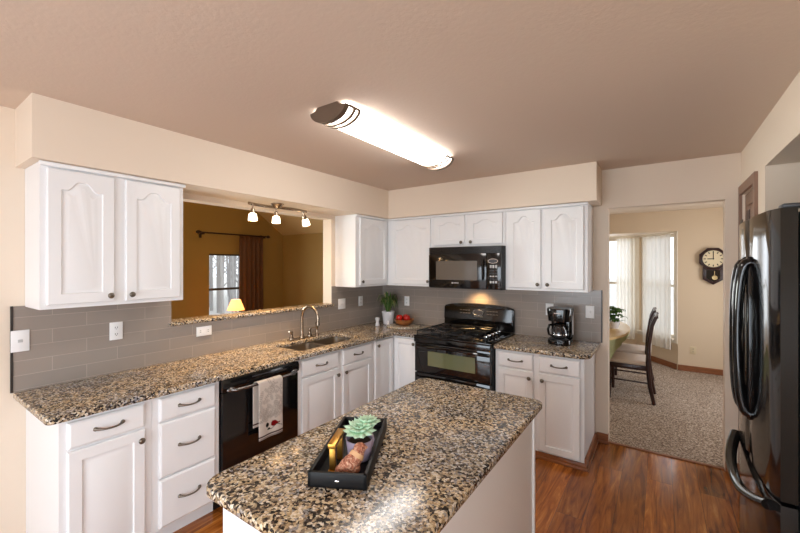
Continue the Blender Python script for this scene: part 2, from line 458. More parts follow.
# wall behind the camera with an added, unseen patio door opening
b = B()
cells(b, [-0.127, 0.75, 3.25, 3.557], [0, 2.1, H], lambda u, w: not inr(u, w, (0.75, 3.25, -1, 2.1)), -6.12, -6.0, F=lambda u, w, n: (u, n, w))
struct('wall_front', b, M['wall'])
b = B(); box(b, 0, 4.3, -6.12, 0.0, H, H+0.1); struct('ceiling', b, M['ceiling'])
b = B(); box(b, -0.127, 4.3, -6.12, 0.03, -0.08, 0.0); struct('floor', b, M['floor'])
b = B(); box(b, 0.0, 4.72, 0.03, 4.2, -0.08, 0.004); struct('floor_dining', b, M['carpet'])
b = B(); box(b, 2.543, 3.343, 0.012, 0.042, 0.0, 0.009, 0.003); struct('trim_1', b, M['basewood'])
# soffits
b = B(); box(b, 0, 0.352, -3.343, -0.352, 2.14, H); box(b, 0, 2.493, -0.352, 0, 2.14, H); struct('soffit', b, M['wall'])
# backsplash
b = B()
cells(b, [-3.352, -2.54, -0.915, 0.0], [0.90, 1.158, 1.372], lambda u, w: not inr(u, w, (-2.54, -0.915, 1.158, 2)), 0.0, 0.009, F=lambda u, w, n: (n, u, w))
struct('backsplash_left', b, M['tileL'])
b = B(); box(b, 0.009, 2.488, -0.009, 0, 0.90, 1.372); struct('backsplash_back', b, M['tileB'])
b = B(); box(b, 0, 0.012, -3.363, -3.352, 0.90, 1.374); struct('trim_2', b, M['edge'])
b = B(); box(b, 2.488, 2.498, -0.012, 0, 0.90, 1.374); struct('trim_3', b, M['edge'])
# baseboards
def board(b, x0, x1, y0, y1, h=0.085):
    box(b, x0, x1, y0, y1, 0, h, 0.004)
b = B(); box(b, 2.452, 2.545, -0.016, 0.0, 0, 0.085, 0.004); box(b, 2.452, 2.553, -0.03, -0.016, 0, 0.022, 0.004)
box(b, 2.529, 2.545, 0.0, 0.03, 0, 0.085, 0.003); struct('baseboard_back', b, M['basewood'])
b = B(); box(b, 3.343, 3.437, -0.016, 0.0, 0, 0.085, 0.004); struct('baseboard_right', b, M['basewood'])
# pantry door in the right wall (door and casing of walnut)
b = B()
F = lambda u, n, w: (3.437-n, u, w)
cells(b, [-0.60, -0.535, -0.045, -0.002], [0, 2.13, 2.195], lambda u, w: not inr(u, w, (-0.535, -0.045, -1, 2.13)), -0.018, 0.0, F=lambda u, w, n: (3.437+n, u, w))
d1 = struct('door_1', b, M['door'])
b = panel_door(F, -0.532, -0.048, 0.012, 2.127, -0.05, 0, 0.035, 0.09)
struct('door_panel', b, M['door'], d1)
for uu in (-0.41, -0.17):
    b = B(); box(b, uu-0.055, uu+0.055, -0.026, -0.0125, 1.90, 2.00, 0.004, F=F); struct('inset_panel', b, M['wooddk'], d1)
b = B()
for zz in (1.90, 1.1, 0.3): tube(b, [(-0.045, 0.004, zz-0.045), (-0.045, 0.004, zz+0.045)], 0.008, 10, F=F)
struct('hinge', b, M['bronze'], d1)

# living room
b = B()
cells(b, [-5.3, -3.3, -1.5, -0.284, 0.66, 1.3], [0, 0.66, 1.81, 1.95, 5.0], lambda u, w: not inr(u, w, (-3.3, -1.5, 0.66, 1.95), (-0.284, 0.66, 0.66, 1.81)), -3.77, -3.65, F=lambda u, w, n: (n, u, w))
struct('wall_living_window', b, M['olive'])
b = B(); box(b, -3.77, -0.127, 1.3, 1.42, 0, 5.0); struct('wall_living_back', b, M['olive'])
b = B(); box(b, -3.77, -0.127, -5.42, -5.3, 0, 5.0); struct('wall_living_front', b, M['olive'])
b = B(); box(b, -3.77, -0.127, -5.42, 1.42, -0.08, 0.0); struct('floor_living', b, M['carpet'])
b = B()
F2 = lambda u, w, n: (n, u, w)
prism(b, [(1.42, 2.15), (-2.0, 4.53), (-5.42, 2.15), (-5.42, 2.27), (-2.0, 4.65), (1.42, 2.27)], -3.77, -0.127, F=F2)
struct('ceiling_living', b, M['lceil'])

def window(name, F, u0, u1, w0, w1, n0, n1, fm, rails=(), mull=(), fr=0.045):
    """frame in the wall's opening: u along the wall, n through it"""
    b = B()
    G = lambda u, w, n: F(u, n, w)
    cells(b, [u0, u0+fr, u1-fr, u1], [w0, w0+fr, w1-fr, w1], lambda u, w: not inr(u, w, (u0+fr, u1-fr, w0+fr, w1-fr)), n0, n1, F=G)
    for z in rails: box(b, u0+fr, u1-fr, n0+0.01, n1-0.01, z-0.02, z+0.02, F=F)
    for x in mull: box(b, x-0.015, x+0.015, n0+0.015, n1-0.015, w0+fr, w1-fr, F=F)
    w = struct(name, b, fm)
    b = B(); box(b, u0+fr, u1-fr, (n0+n1)/2-0.003, (n0+n1)/2+0.003, w0+fr, w1-fr, F=F)
    struct('window_pane', b, M['pane'], w)
    return w
window('window_1', lambda u, n, w: (n, u, w), -0.284, 0.66, 0.66, 1.81, -3.75, -3.70, M['darkframe'], rails=(1.165,), fr=0.03)
b = B(); box(b, -3.65, -3.60, -0.32, 0.69, 0.63, 0.66, 0.004); struct('window_sill_living', b, M['trimwhite'])

# dining room
A_ = Vector((3.151, 3.3, 0)); D_ = Vector((2.588, 4.02, 0)); Lw = (D_-A_).length
ux = (D_-A_)/Lw; nx = Vector((ux.y, -ux.x, 0))       # nx points outward (away from the room)
if nx.dot(Vector((1, 1, 0))) < 0: nx = -nx
FA = lambda u, n, w: tuple(A_+ux*u+nx*n+Vector((0, 0, w)))
mir = lambda p: (1.75*2+0.669-p[0]-0.0, p[1], p[2])
XC = 2.169                                              # bay axis: mirrored sides
mir = lambda p: (2*XC-p[0], p[1], p[2])
FA2 = lambda u, n, w: mir(FA(u, n, w))
b = B(); box(b, 3.151, 4.72, 3.3, 3.42, 0, 2.44); box(b, 2*XC-3.151, 3.151, 3.3, 3.42, 2.125, 2.44); box(b, 0.0, 2*XC-3.151, 3.3, 3.42, 0, 2.44)
struct('wall_dining_back', b, M['dwall'])
b = B()
cells(b, [0.115, 0.95, 2.55, 3.3], [0, 0.65, 2.05, 2.44], lambda u, w: not inr(u, w, (0.95, 2.55, 0.65, 2.05)), 4.6, 4.72, F=lambda u, w, n: (n, u, w))
struct('wall_dining_right', b, M['dwall'])
window('added_dining_window', lambda u, n, w: (n, u, w), 0.95, 2.55, 0.65, 2.05, 4.63, 4.69, M['winframe'], mull=(1.75,), fr=0.05)  # unseen window added to let the dining fill light in
b = B(); box(b, 3.437, 4.72, 0.0, 0.115, 0, 2.44); struct('wall_dining_front', b, M['dwall'])
b = B(); box(b, 0.0, 4.72, 0.115, 3.42, 2.44, 2.54); struct('ceiling_dining', b, M['wall'])
b = B(); box(b, 1.0, 3.34, 3.42, 4.2, 2.125, 2.2); struct('ceiling_bay', b, M['wall'])
for nm, FF in (('wall_bay_right', FA), ('wall_bay_left', FA2)):
    b = B()
    cells(b, [0.0, 0.07, 0.85, Lw+0.05], [0, 0.47, 2.09, 2.125], lambda u, w: not inr(u, w, (0.07, 0.85, 0.47, 2.09)), 0.0, 0.12, F=lambda u, w, n: FF(u, n, w))
    struct(nm, b, M['dwall'])
b = B()
x0, x1 = 2*XC-2.588, 2.588
cells(b, [x0, x0+0.06, x1-0.06, x1], [0, 0.47, 2.09, 2.125], lambda u, w: not inr(u, w, (x0+0.06, x1-0.06, 0.47, 2.09)), 4.02, 4.14, F=lambda u, w, n: (u, n, w))
struct('wall_bay_back', b, M['dwall'])
window('window_2', FA, 0.07, 0.85, 0.47, 2.09, 0.03, 0.09, M['winframe'], rails=(1.28,))
window('window_3', FA2, 0.07, 0.85, 0.47, 2.09, 0.03, 0.09, M['winframe'], rails=(1.28,))
window('window_4', lambda u, n, w: (u, n, w), x0+0.06, x1-0.06, 0.47, 2.09, 4.05, 4.11, M['winframe'], rails=(1.28,))
b = B(); box(b, 3.151, 4.6, 3.284, 3.3, 0.004, 0.09, 0.004); struct('baseboard_dining', b, M['basewood'])
b = B(); box(b, 0.02, Lw-0.02, -0.016, 0.0, 0.004, 0.09, 0.003, F=FA); struct('baseboard_bay', b, M['basewood'])
b = B(); box(b, x0, x1, 4.004, 4.02, 0.004, 0.09, 0.003); struct('baseboard_bay_back', b, M['basewood'])
b = B()
for (u0, u1, w0, w1) in ((0.0, 0.07, 0.40, 2.125), (0.85, Lw-0.01, 0.40, 2.125), (0.07, 0.85, 2.09, 2.125), (0.07, 0.85, 0.40, 0.47)): box(b, u0+0.001, u1-0.001, -0.014, -0.0005, w0, w1, 0.002, F=FA)
box(b, 0.05, 0.87, -0.05, -0.015, 0.445, 0.47, 0.004, F=FA)
struct('trim_4', b, M['winframe'])
b = B()
for (u0, u1, w0, w1) in ((x0+0.005, x0+0.06, 0.40, 2.125), (x1-0.06, x1-0.005, 0.40, 2.125), (x0+0.06, x1-0.06, 2.09, 2.125), (x0+0.06, x1-0.06, 0.40, 0.47)): box(b, u0, u1, 4.006, 4.0195, w0, w1, 0.002)
struct('trim_5', b, M['winframe'])
# patio door behind the camera and windows out of view, added for fill light
window('added_patio_door', lambda u, n, w: (u, n, w), 0.75, 3.25, 0.0, 2.1, -6.09, -6.03, M['winframe'], mull=(2.0,), fr=0.07)
window('added_side_window', lambda u, n, w: (n, u, w), -5.7, -4.1, 0.75, 2.1, 3.47, 3.53, M['winframe'], mull=(-4.9,), fr=0.05)
window('added_living_window', lambda u, n, w: (n, u, w), -3.3, -1.5, 0.66, 1.95, -3.75, -3.70, M['darkframe'], mull=(-2.4,), fr=0.04)
# outdoors
b = B(); box(b, -60, 60, -60, 60, -0.5, -0.4); struct('ground', b, M['ground'])
b = B(); rnd = random.Random(3)
for k in range(230):
    x = -11-rnd.random()*12; y = -3+rnd.random()*13; r0 = 0.02+rnd.random()*0.08; lean = rnd.uniform(-0.3, 0.3)
    tube(b, [(x, y, -0.4), (x, y+lean*0.4, 2.2), (x, y+lean, 6)], [r0, r0*0.8, r0*0.4], 6)
    for q in range(6):
        z = 0.5+rnd.random()*4; s = rnd.choice((-1, 1)); l = 0.5+rnd.random()*1.0
        tube(b, [(x, y, z), (x+rnd.uniform(-.2, .2), y+s*l*0.6, z+l*0.6), (x, y+s*l, z+l*1.3)], [r0*0.35, r0*0.22, r0*0.08], 5)
o = build('woods', b, M['bark'], smooth=60)
o['kind'] = 'stuff'; tag(o, 'pale bare winter woods outside the curtained living room window', 'woods')

# ---------------------------------------------------------------- cabinets
def cab_body(F, u0, u1, w0, w1, dep, parent, toe=False, crown=False, open_end=None):
    b = B()
    box(b, u0, u1, 0.0015, dep, w0, w1, F=F)
    if toe: box(b, u0, u1, 0.0015, dep-0.07, 0.0, w0, F=F)
    o = build('body', b, M['white'], parent, None)
    if crown:
        b = B(); box(b, u0-0.006, u1+0.006, dep-0.002, dep+0.026, w1-0.022, w1, 0.004, F=F)
        build('crown_trim', b, M['white'], parent)
    return o
UB, UT, UD = 1.368, 2.138, 0.295
def wall_cab(label, F, u0, u1, doors, knobs, w0=UB, arch=0.05, top=2.138):
    loc = F((u0+u1)/2, 0.1, w0)
    t = thing('wall_cabinet', label, 'cabinet', loc)
    cab_body(F, u0, u1, w0, top, UD, t, crown=True)
    for (a, c), (ku, kw) in zip(doors, knobs):
        d = build('door', panel_door(F, a, c, w0+0.022, top-0.03, UD, arch, m=0.055), M['white'], t, 25)
        if ku is not None: knob(F, ku, kw, UD+0.02, d)
    return t
wall_cab('white double door wall cabinet above the counter left of the pass-through', FL, -3.304, -2.594,
         [(-3.278, -2.985), (-2.928, -2.62)], [(-3.008, 1.425), (-2.902, 1.425)])
wall_cab('narrow white wall cabinet between the pass-through and the corner', FL, -0.858, -0.0, [(-0.80, -0.325)], [(-0.775, 1.425)])
wall_cab('white single door wall cabinet left of the microwave', FB, 0.297, 0.908, [(0.37, 0.885)], [(0.86, 1.425)])
wall_cab('short white double door cabinet over the microwave', FB, 0.910, 1.706, [(0.935, 1.288), (1.328, 1.682)], [(1.255, 1.835), (1.36, 1.835)], w0=1.79, arch=0.03)
wall_cab('white double door wall cabinet right of the microwave', FB, 1.708, 2.42, [(1.735, 2.038), (2.072, 2.392)], [(2.012, 1.425), (2.098, 1.425)])

BD = 0.60; BZ = 0.863
def base(label, F, u0, u1, drawers, doors, toe=True, w0=0.10, body=True):
    loc = F((u0+u1)/2, 0.3, 0.0)
    t = thing('base_cabinet', label, 'cabinet', loc)
    if body: cab_body(F, u0, u1, w0, BZ, BD, t, toe=toe)
    for (a, c, w_0, w_1) in drawers:
        d = build('drawer', drawer_front(F, a, c, w_0, w_1, BD), M['white'], t, 25)
        pull(F, (a+c)/2, (w_0+w_1)/2+0.002, BD+0.02, d)
    for (a, c, w_0, w_1, ku, kw) in doors:
        d = build('door', panel_door(F, a, c, w_0, w_1, BD), M['white'], t, 25)
        if ku is not None: knob(F, ku, kw, BD+0.02, d)
    return t
base('white base cabinet with one drawer at the left end of the counter', FL, -3.30, -2.906, [(-3.27, -2.945, 0.718, 0.846)], [(-3.27, -2.945, 0.115, 0.706, -2.968, 0.655)])
base('white bank of three drawers left of the dishwasher', FL, -2.904, -2.519,
     [(-2.872, -2.548, 0.715, 0.846), (-2.872, -2.548, 0.397, 0.705), (-2.872, -2.548, 0.115, 0.387)], [])
t = base('white two door sink cabinet right of the dishwasher', FL, -1.884, -0.953,
     [(-1.85, -1.44, 0.715, 0.846), (-1.385, -0.98, 0.715, 0.846)],
     [(-1.85, -1.44, 0.115, 0.703, -1.462, 0.648), (-1.385, -0.98, 0.115, 0.703, -1.363, 0.648)], body=False)
b = B()   # open-topped box so that the sink bowls hang inside it
box(b, 0.0015, 0.10, -1.884, -0.953, 0.10, BZ); box(b, 0.575, 0.60, -1.884, -0.953, 0.10, BZ); box(b, 0.10, 0.575, -1.884, -0.953, 0.10, 0.13)
box(b, 0.10, 0.575, -1.884, -1.866, 0.13, BZ); box(b, 0.10, 0.575, -0.971, -0.953, 0.13, BZ); box(b, 0.0015, 0.53, -1.884, -0.953, 0, 0.10)
build('body', b, M['white'], t, None)
t = thing('corner_cabinet', 'white corner base cabinet left of the stove', 'cabinet', (0.3, -0.5, 0))
b = B(); box(b, 0.0015, 0.60, -0.951, -0.0015, 0.10, BZ); box(b, 0.60, 0.914, -0.60, -0.0015, 0.10, BZ); box(b, 0.0015, 0.53, -0.951, -0.0015, 0, 0.10); box(b, 0.53, 0.914, -0.53, -0.0015, 0, 0.10)
build('body', b, M['white'], t, None)
d = build('door', panel_door(FL, -0.925, -0.628, 0.115, 0.846, BD), M['white'], t, 25); knob(FL, -0.895, 0.80, BD+0.02, d)
d = build('door', panel_door(FB, 0.628, 0.898, 0.115, 0.846, BD), M['white'], t, 25); knob(FB, 0.872, 0.80, BD+0.02, d)
t = base('white base cabinet below the coffee maker', FB, 1.722, 2.44,
     [(1.752, 2.052, 0.715, 0.846), (2.098, 2.412, 0.715, 0.846)],
     [(1.752, 2.052, 0.062, 0.703, 2.022, 0.650), (2.098, 2.412, 0.062, 0.703, 2.128, 0.650)], toe=False, w0=0.0)
b = B()
box(b, 1.722, 2.458, -0.616, -0.60, 0, 0.05, 0.003); box(b, 2.44, 2.456, -0.60, -0.03, 0, 0.085, 0.004)
box(b, 1.722, 2.472, -0.632, -0.616, 0, 0.02, 0.004); box(b, 2.456, 2.47, -0.616, -0.03, 0, 0.022, 0.004)
build('base_trim', b, M['basewood'], t)

# island
t = thing('island_cabinet', 'white panelled kitchen island base in the middle of the floor', 'island', (2.08, -2.53, 0))
b = B(); box(b, 1.76, 2.40, -3.15, -1.90, 0.0, 0.864); build('body', b, M['white'], t, None)
for x in (1.75, 2.39):
    for y in (-3.16, -1.91):
        b = B(); box(b, x, x+0.02, y, y+0.02, 0.0, 0.864, 0.004); build('corner_trim', b, M['white'], t)
b = B(); box(b, 1.745, 2.415, -3.165, -1.885, 0.0, 0.07, 0.004); build('base_trim', b, M['white'], t)
b = B()
cells(b, [1.70, 2.435], [-3.215, -1.815], lambda u, w: True, 0.865, 0.90, rounds=[((1.70, -3.215), 0.07), ((1.70, -1.815), 0.06), ((2.435, -1.815), 0.05), ((2.435, -3.215), 0.06)], bev=0.009)
tag(build('island_countertop', b, M['granite'], smooth=40), 'speckled granite slab on the white island', 'countertop')

# counters
SX0, SX1, SY0, SY1 = 0.175, 0.515, -1.775, -1.03
b = B()
cells(b, [0.0095, SX0, SX1, 0.64, 0.917], [-3.352, SY0, SY1, -0.64, -0.0095],
      lambda u, w: (u < 0.64 or w > -0.64) and not (SX0 < u < SX1 and SY0 < w < SY1), 0.865, 0.90,
      rounds=[((SX0, SY0), 0.05), ((SX1, SY0), 0.05), ((SX0, SY1), 0.05), ((SX1, SY1), 0.05), ((0.64, -3.352), 0.03), ((0.64, -0.64), 0.04)], bev=0.008)
tag(build('countertop', b, M['granite'], smooth=40), 'long L shaped speckled granite countertop around the sink', 'countertop')
b = B()
cells(b, [1.718, 2.482], [-0.64, -0.0095], lambda u, w: True, 0.865, 0.90, rounds=[((2.482, -0.64), 0.10)], bev=0.008)
tag(build('countertop', b, M['granite'], smooth=40), 'short granite countertop under the coffee maker', 'countertop')
b = B()
cells(b, [-0.155, 0.028], [-2.558, -0.897], lambda u, w: not False, 1.159, 1.186, bev=0.006)
t_ = build('pass_through_ledge', b, M['granite'], smooth=40)
tag(t_, 'narrow granite ledge on the sill of the pass-through', 'ledge')

# sink
t = thing('kitchen_sink', 'stainless steel double bowl sink set in the granite counter', 'sink', (0.34, -1.40, 0.70))
def bowl_mesh(y0, y1):
    b = B(); tt = bmesh.new()
    def lp(mg, z, r):
        pts = []
        a, c, d, e = SX0-0.004+mg, SX1+0.004-mg, y0+mg, y1-mg
        for (cx, cy, a0) in ((c-r, d+r, -PI/2), (c-r, e-r, 0), (a+r, e-r, PI/2), (a+r, d+r, PI)):
            for k in range(6):
                q = a0+k*PI/10; pts.append((cx+r*math.cos(q), cy+r*math.sin(q), z))
        return [tt.verts.new(p) for p in pts]
    ls = [lp(-0.012, 0.864, 0.06), lp(0.0, 0.864, 0.055), lp(0.006, 0.72, 0.05), lp(0.03, 0.70, 0.05),
          lp(0.03, 0.697, 0.05), lp(0.003, 0.718, 0.05), lp(-0.003, 0.861, 0.055), lp(-0.012, 0.861, 0.06)]
    for A, D in zip(ls, ls[1:]):
        if A is ls[3]: continue
        for k in range(len(A)): tt.faces.new((A[k], A[(k+1) % len(A)], D[(k+1) % len(A)], D[k]))
    for k in range(len(ls[0])): tt.faces.new((ls[0][k], ls[0][(k+1) % len(ls[0])], ls[-1][(k+1) % len(ls[0])], ls[-1][k]))
    tt.faces.new(ls[3]); tt.faces.new(ls[4]); merge(b, tt); return b
build('bowl', bowl_mesh(SY0-0.002, -1.405), M['steel'], t)
build('bowl', bowl_mesh(-1.375, SY1+0.002), M['steel'], t)
for y in (-1.59, -1.20):
    b = B(); lathe(b, [(0.0, 0.7005), (0.036, 0.7005), (0.042, 0.703), (0.03, 0.704), (0.0, 0.702)], 20, T(0.345, y, 0)); build('drain', b, M['chrome'], t)
# faucet
t = thing('faucet', 'brushed nickel gooseneck faucet behind the sink', 'faucet', (0.115, -1.40, 0.90))
b = B(); box(b, 0.085, 0.14, -1.575, -1.29, 0.90, 0.912, 0.005); build('base_plate', b, M['nickel'], t)
b = B()
lathe(b, [(0.025, 0.912), (0.022, 0.93), (0.015, 0.945), (0.014, 0.975), (0.012, 0.985)], 18, T(0.115, -1.42, 0))
pts = [(0.115, -1.42, 0.98), (0.115, -1.42, 1.10)]
for k in range(1, 15):
    a = PI-k*PI*1.06/14; pts.append((0.225+0.11*math.cos(a), -1.42, 1.10+0.115*math.sin(a)))
tube(b, pts+[(0.334, -1.42, 1.055)], 0.0135, 12)
tube(b, [(0.333, -1.42, 1.075), (0.333, -1.42, 1.045)], 0.017, 12)
build('spout', b, M['nickel'], t)
for y, s in ((-1.545, -1), (-1.325, 1)):
    b = B(); lathe(b, [(0.022, 0.912), (0.02, 0.93), (0.013, 0.94), (0.0125, 0.965), (0.016, 0.975), (0.014, 0.985), (0, 0.988)], 16, T(0.115, y, 0))
    tube(b, [(0.115, y, 0.978), (0.13, y+s*0.03, 0.99), (0.15, y+s*0.055, 0.994)], [0.007, 0.006, 0.007], 8); build('handle', b, M['nickel'], t)
b = B(); lathe(b, [(0.021, 0.90), (0.019, 0.915), (0.012, 0.925), (0.0115, 0.975), (0.015, 0.99), (0.017, 1.02), (0.013, 1.035), (0, 1.037)], 16, T(0.11, -1.225, 0)); build('sprayer', b, M['nickel'], t)

# ---------------------------------------------------------------- dishwasher + towel
t = thing('dishwasher', 'black dishwasher under the counter with a towel on its handle', 'dishwasher', (0.33, -2.19, 0))
y0, y1 = -2.514, -1.889
b = B(); box(b, 0.04, 0.585, y0, y1, 0.10, 0.862); box(b, 0.04, 0.53, y0, y1, 0.0, 0.10); build('body', b, M['blackm'], t, None)
b = B(); box(b, 0.586, 0.622, y0+0.006, y1-0.006, 0.115, 0.775, 0.006); build('door', b, M['black'], t)
b = B(); prism(b, [(0.586, 0.779), (0.622, 0.779), (0.634, 0.80), (0.634, 0.835), (0.624, 0.858), (0.586, 0.858)], y0+0.004, y1-0.004, 0.003, F=lambda a, c, z: (a, z, c))
cp = build('control_panel', b, M['black'], t)
b = B(); box(b, 0.6335, 0.636, -2.30, -2.05, 0.835, 0.842, 0.001); build('display_strip', b, M['darkgrey'], cp)
b = B()
tube(b, [(0.64, y0+0.055, 0.792), (0.664, y0+0.075, 0.79), (0.67, y0+0.14, 0.79), (0.672, -2.19, 0.79), (0.67, y1-0.14, 0.79), (0.664, y1-0.075, 0.79), (0.64, y1-0.055, 0.792)],
     [0.013, 0.012, 0.011, 0.011, 0.011, 0.012, 0.013], 12)
for y in (y0+0.055, y1-0.055): ball(b, (0.640, y, 0.793), 0.019, 0.7, 1.6, 0.9)
build('handle', b, mat('dark_steel_handle', srgb(120, 116, 114), 0.22, 0.9), t)

b = bmesh.new(); col = b.loops.layers.color.new('Col')
def towel_mesh():
    nu, nv = 56, 150
    ya, yb = -2.29, -2.095
    rb = 0.0165; zc = 0.79; xc = 0.672
    back, front = 0.30, 0.385
    tot = back+PI*rb+front
    rn = random.Random(5)
    blobs = [(rn.random(), 0.05+rn.random()*0.62, 0.035+rn.random()*0.05) for _ in range(13)]
    grid = []; cols = []
    for j in range(nv+1):
        s = tot*j/nv; row = []; crow = []
        for i in range(nu+1):
            f = i/nu
            y = ya+f*(yb-ya); wv = 0.004*math.sin(f*9+0.5)
            if s < back:
                x = xc-rb-0.002; z = zc-(back-s); g = (back-s)/front; y2 = y-0.018; x += 0.002*math.sin(f*7)*g
            elif s < back+PI*rb:
                a = PI-(s-back)/rb; x = xc+rb*math.cos(a); z = zc+rb*math.sin(a); g = 0; y2 = y-0.018*(1-(s-back)/(PI*rb))
            else:
                g = (s-back-PI*rb)/front; x = xc+rb+0.001+wv*g; z = zc-g*front; y2 = y
            row.append(b.verts.new((x, y2, z)))
            c = [0.78, 0.74, 0.70]
            if s >= back:
                k = 0
                for bx, bz, br in blobs:
                    dx = (f-bx)*0.20; dz = (g-bz)*front; rr = math.hypot(dx, dz); an = math.atan2(dz, dx)
                    if rr < br*(0.6+0.4*math.cos(5*an)): k = max(k, 0.5+0.5*math.sin(rr*500))
                if g < 0.7: c = [v*(1-0.22*k) for v in c]
                dx = (f-0.62)*0.20; dz = (0.775-g)*front
                if (dx/0.024)**2+(dz/0.020)**2 < 1 or (abs(dz+0.004) < 0.007-0.10*max(0, dx-0.02) and 0 < dx < 0.052): c = [0.42, 0.012, 0.03]
                if ((dx+0.055)/0.014)**2+((dz-0.002)/0.016)**2 < 1 or ((dx+0.043)/0.012)**2+((dz+0.028)/0.008)**2 < 1: c = [0.03, 0.045, 0.035]
                if abs(dz+0.024-0.010*math.sin(dx*60)) < 0.0022 and -0.05 < dx < 0.07: c = [0.10, 0.08, 0.07]
                if 0.935 < g < 0.955: c = [0.20, 0.05, 0.06]
                if 0.97 < g: c = [0.55, 0.50, 0.48]
            else:
                if g > 0.71 and g < 0.73: c = [0.30, 0.12, 0.12]
            crow.append((*c, 1))
        grid.append(row); cols.append(crow)
    for j in range(nv):
        for i in range(nu):
            f = b.faces.new((grid[j][i], grid[j][i+1], grid[j+1][i+1], grid[j+1][i]))
            for lp, cc in zip(f.loops, (cols[j][i], cols[j][i+1], cols[j+1][i+1], cols[j+1][i])): lp[col] = cc
towel_mesh()
o = tag(build('dish_towel', b, M['towel'], smooth=60), 'cream dish towel with a red flower hanging on the dishwasher handle', 'towel')
md = o.modifiers.new('s', 'SOLIDIFY'); md.thickness = 0.003; md.offset = 1

# ---------------------------------------------------------------- stove
t = thing('stove', 'black gas range with oven below the microwave', 'stove', (1.326, -0.36, 0))
x0, x1 = 0.922, 1.711
b = B(); box(b, x0, x1, -0.645, -0.02, 0.09, 0.895); box(b, x0+0.01, x1-0.01, -0.60, -0.05, 0, 0.09); build('body', b, M['blackm'], t, None)
b = B(); box(b, x0-0.002, x1+0.002, -0.70, -0.075, 0.896, 0.916, 0.006)
box(b, x0, x1, -0.70, -0.646, 0.845, 0.895, 0.004); build('cooktop', b, M['black'], t)
# backguard, top edge gently arched
b = B()
poly = [(x0, 0.917), (x1, 0.917), (x1, 1.135), (x1-0.012, 1.155)]
for k in range(1, 12):
    s = k/12; poly.append((x1-0.012-(x1-x0-0.024)*s, 1.160+0.030*math.sin(PI*s)**0.7))
poly += [(x0+0.012, 1.155), (x0, 1.135)]
prism(b, poly, 0.012, 0.062, 0.008, F=lambda a, c, z: (a, -z, c))
bgd = build('backguard', b, M['black'], t)
b = B(); prism(b, [(0.055, 1.00), (0.085, 1.012), (0.085, 1.03), (0.070, 1.145), (0.055, 1.15)], x0+0.012, x1-0.012, 0.003, F=lambda a, c, z: (z, -a, c))
bc = build('control_console', b, M['black'], bgd)
def oval_ring(cx, cy, cz, ax, az, r, F=None):
    bb = B(); tube(bb, [(cx+ax*math.cos(2*PI*k/28), cy, cz+az*math.sin(2*PI*k/28)) for k in range(28)], r, 6, closed=True); return bb
b = oval_ring(1.338, -0.0835, 1.098, 0.058, 0.030, 0.0035); build('display_ring', b, M['chrome'], bgd)
b = B()
lathe(b, [(0, 0), (1, 0), (1, 1), (0, 1)], 28, T(1.338, -0.078, 1.098) @ Matrix.Diagonal((0.052, 1, 0.025, 1)) @ R(PI/2, 'X') @ Matrix.Diagonal((1, 1, 0.004, 1)))
build('display', b, M['darkgrey'], bgd)
keym = mat('faint_key_print', srgb(96, 88, 78), 0.4)
ks = [(1.296+k*0.017, 1.056, 0.006) for k in range(6)]
ks += [(1.338+q*(0.105+k*0.032), 1.085+r_*0.032, 0.011) for q in (-1, 1) for r_ in range(2) for k in range(4)]
for (kx, kz, kw) in ks:
    b = B(); box(b, kx-kw, kx+kw, -0.085, -0.078, kz-0.004, kz+0.004); build('touch_key', b, keym, bgd)
# burners and grates
bur = [(1.09, -0.55), (1.09, -0.24), (1.40, -0.55), (1.40, -0.24), (1.245, -0.395)]
for i, (x, y) in enumerate(bur):
    b = B(); r = 0.045 if i < 4 else 0.035
    lathe(b, [(r+0.02, 0.916), (r+0.015, 0.922), (r, 0.924), (r, 0.932), (r*0.9, 0.936), (0, 0.937)], 22, T(x, y, 0)); build('burner', b, M['iron'], t)
for gx in (1.09, 1.40):
    b = B(); xa, xb, ya, yb = gx-0.145, gx+0.145, -0.675, -0.115
    bar = lambda p, q: tube(b, [p, q], 0.0065, 6)
    z = 0.952
    for xx in (xa, xb): bar((xx, ya, z), (xx, yb, z))
    for yy in (ya, (ya+yb)/2, yb): bar((xa, yy, z), (xb, yy, z))
    for yc in (-0.55, -0.24):
        for k in range(4):
            a = PI/4+k*PI/2; bar((gx+0.03*math.cos(a), yc+0.03*math.sin(a), z+0.004), (gx+0.145*(1 if math.cos(a) > 0 else -1), yc+0.135*(1 if math.sin(a) > 0 else -1), z))
        bar((gx, yc-0.125, z), (gx, yc-0.03, z+0.004)); bar((gx, yc+0.03, z+0.004), (gx, yc+0.125, z)); bar((xa, yc, z), (gx-0.03, yc, z+0.004)); bar((gx+0.03, yc, z+0.004), (xb, yc, z))
    for xx in (xa, xb):
        for yy in (ya, (ya+yb)/2, yb): bar((xx, yy, 0.9165), (xx, yy, z))
    build('grate', b, M['iron'], t)
for k in range(5):
    b = B(); y = -0.62+k*0.085
    lathe(b, [(0.021, 0.9165), (0.021, 0.925), (0.017, 0.928), (0.0165, 0.948), (0.014, 0.951), (0, 0.951)], 18, T(1.635, y, 0))
    kb = build('knob', b, M['black'], t)
    b = B(); box(b, 1.619, 1.651, y-0.005, y+0.005, 0.946, 0.962, 0.003); build('knob_grip', b, M['chrome'], kb)
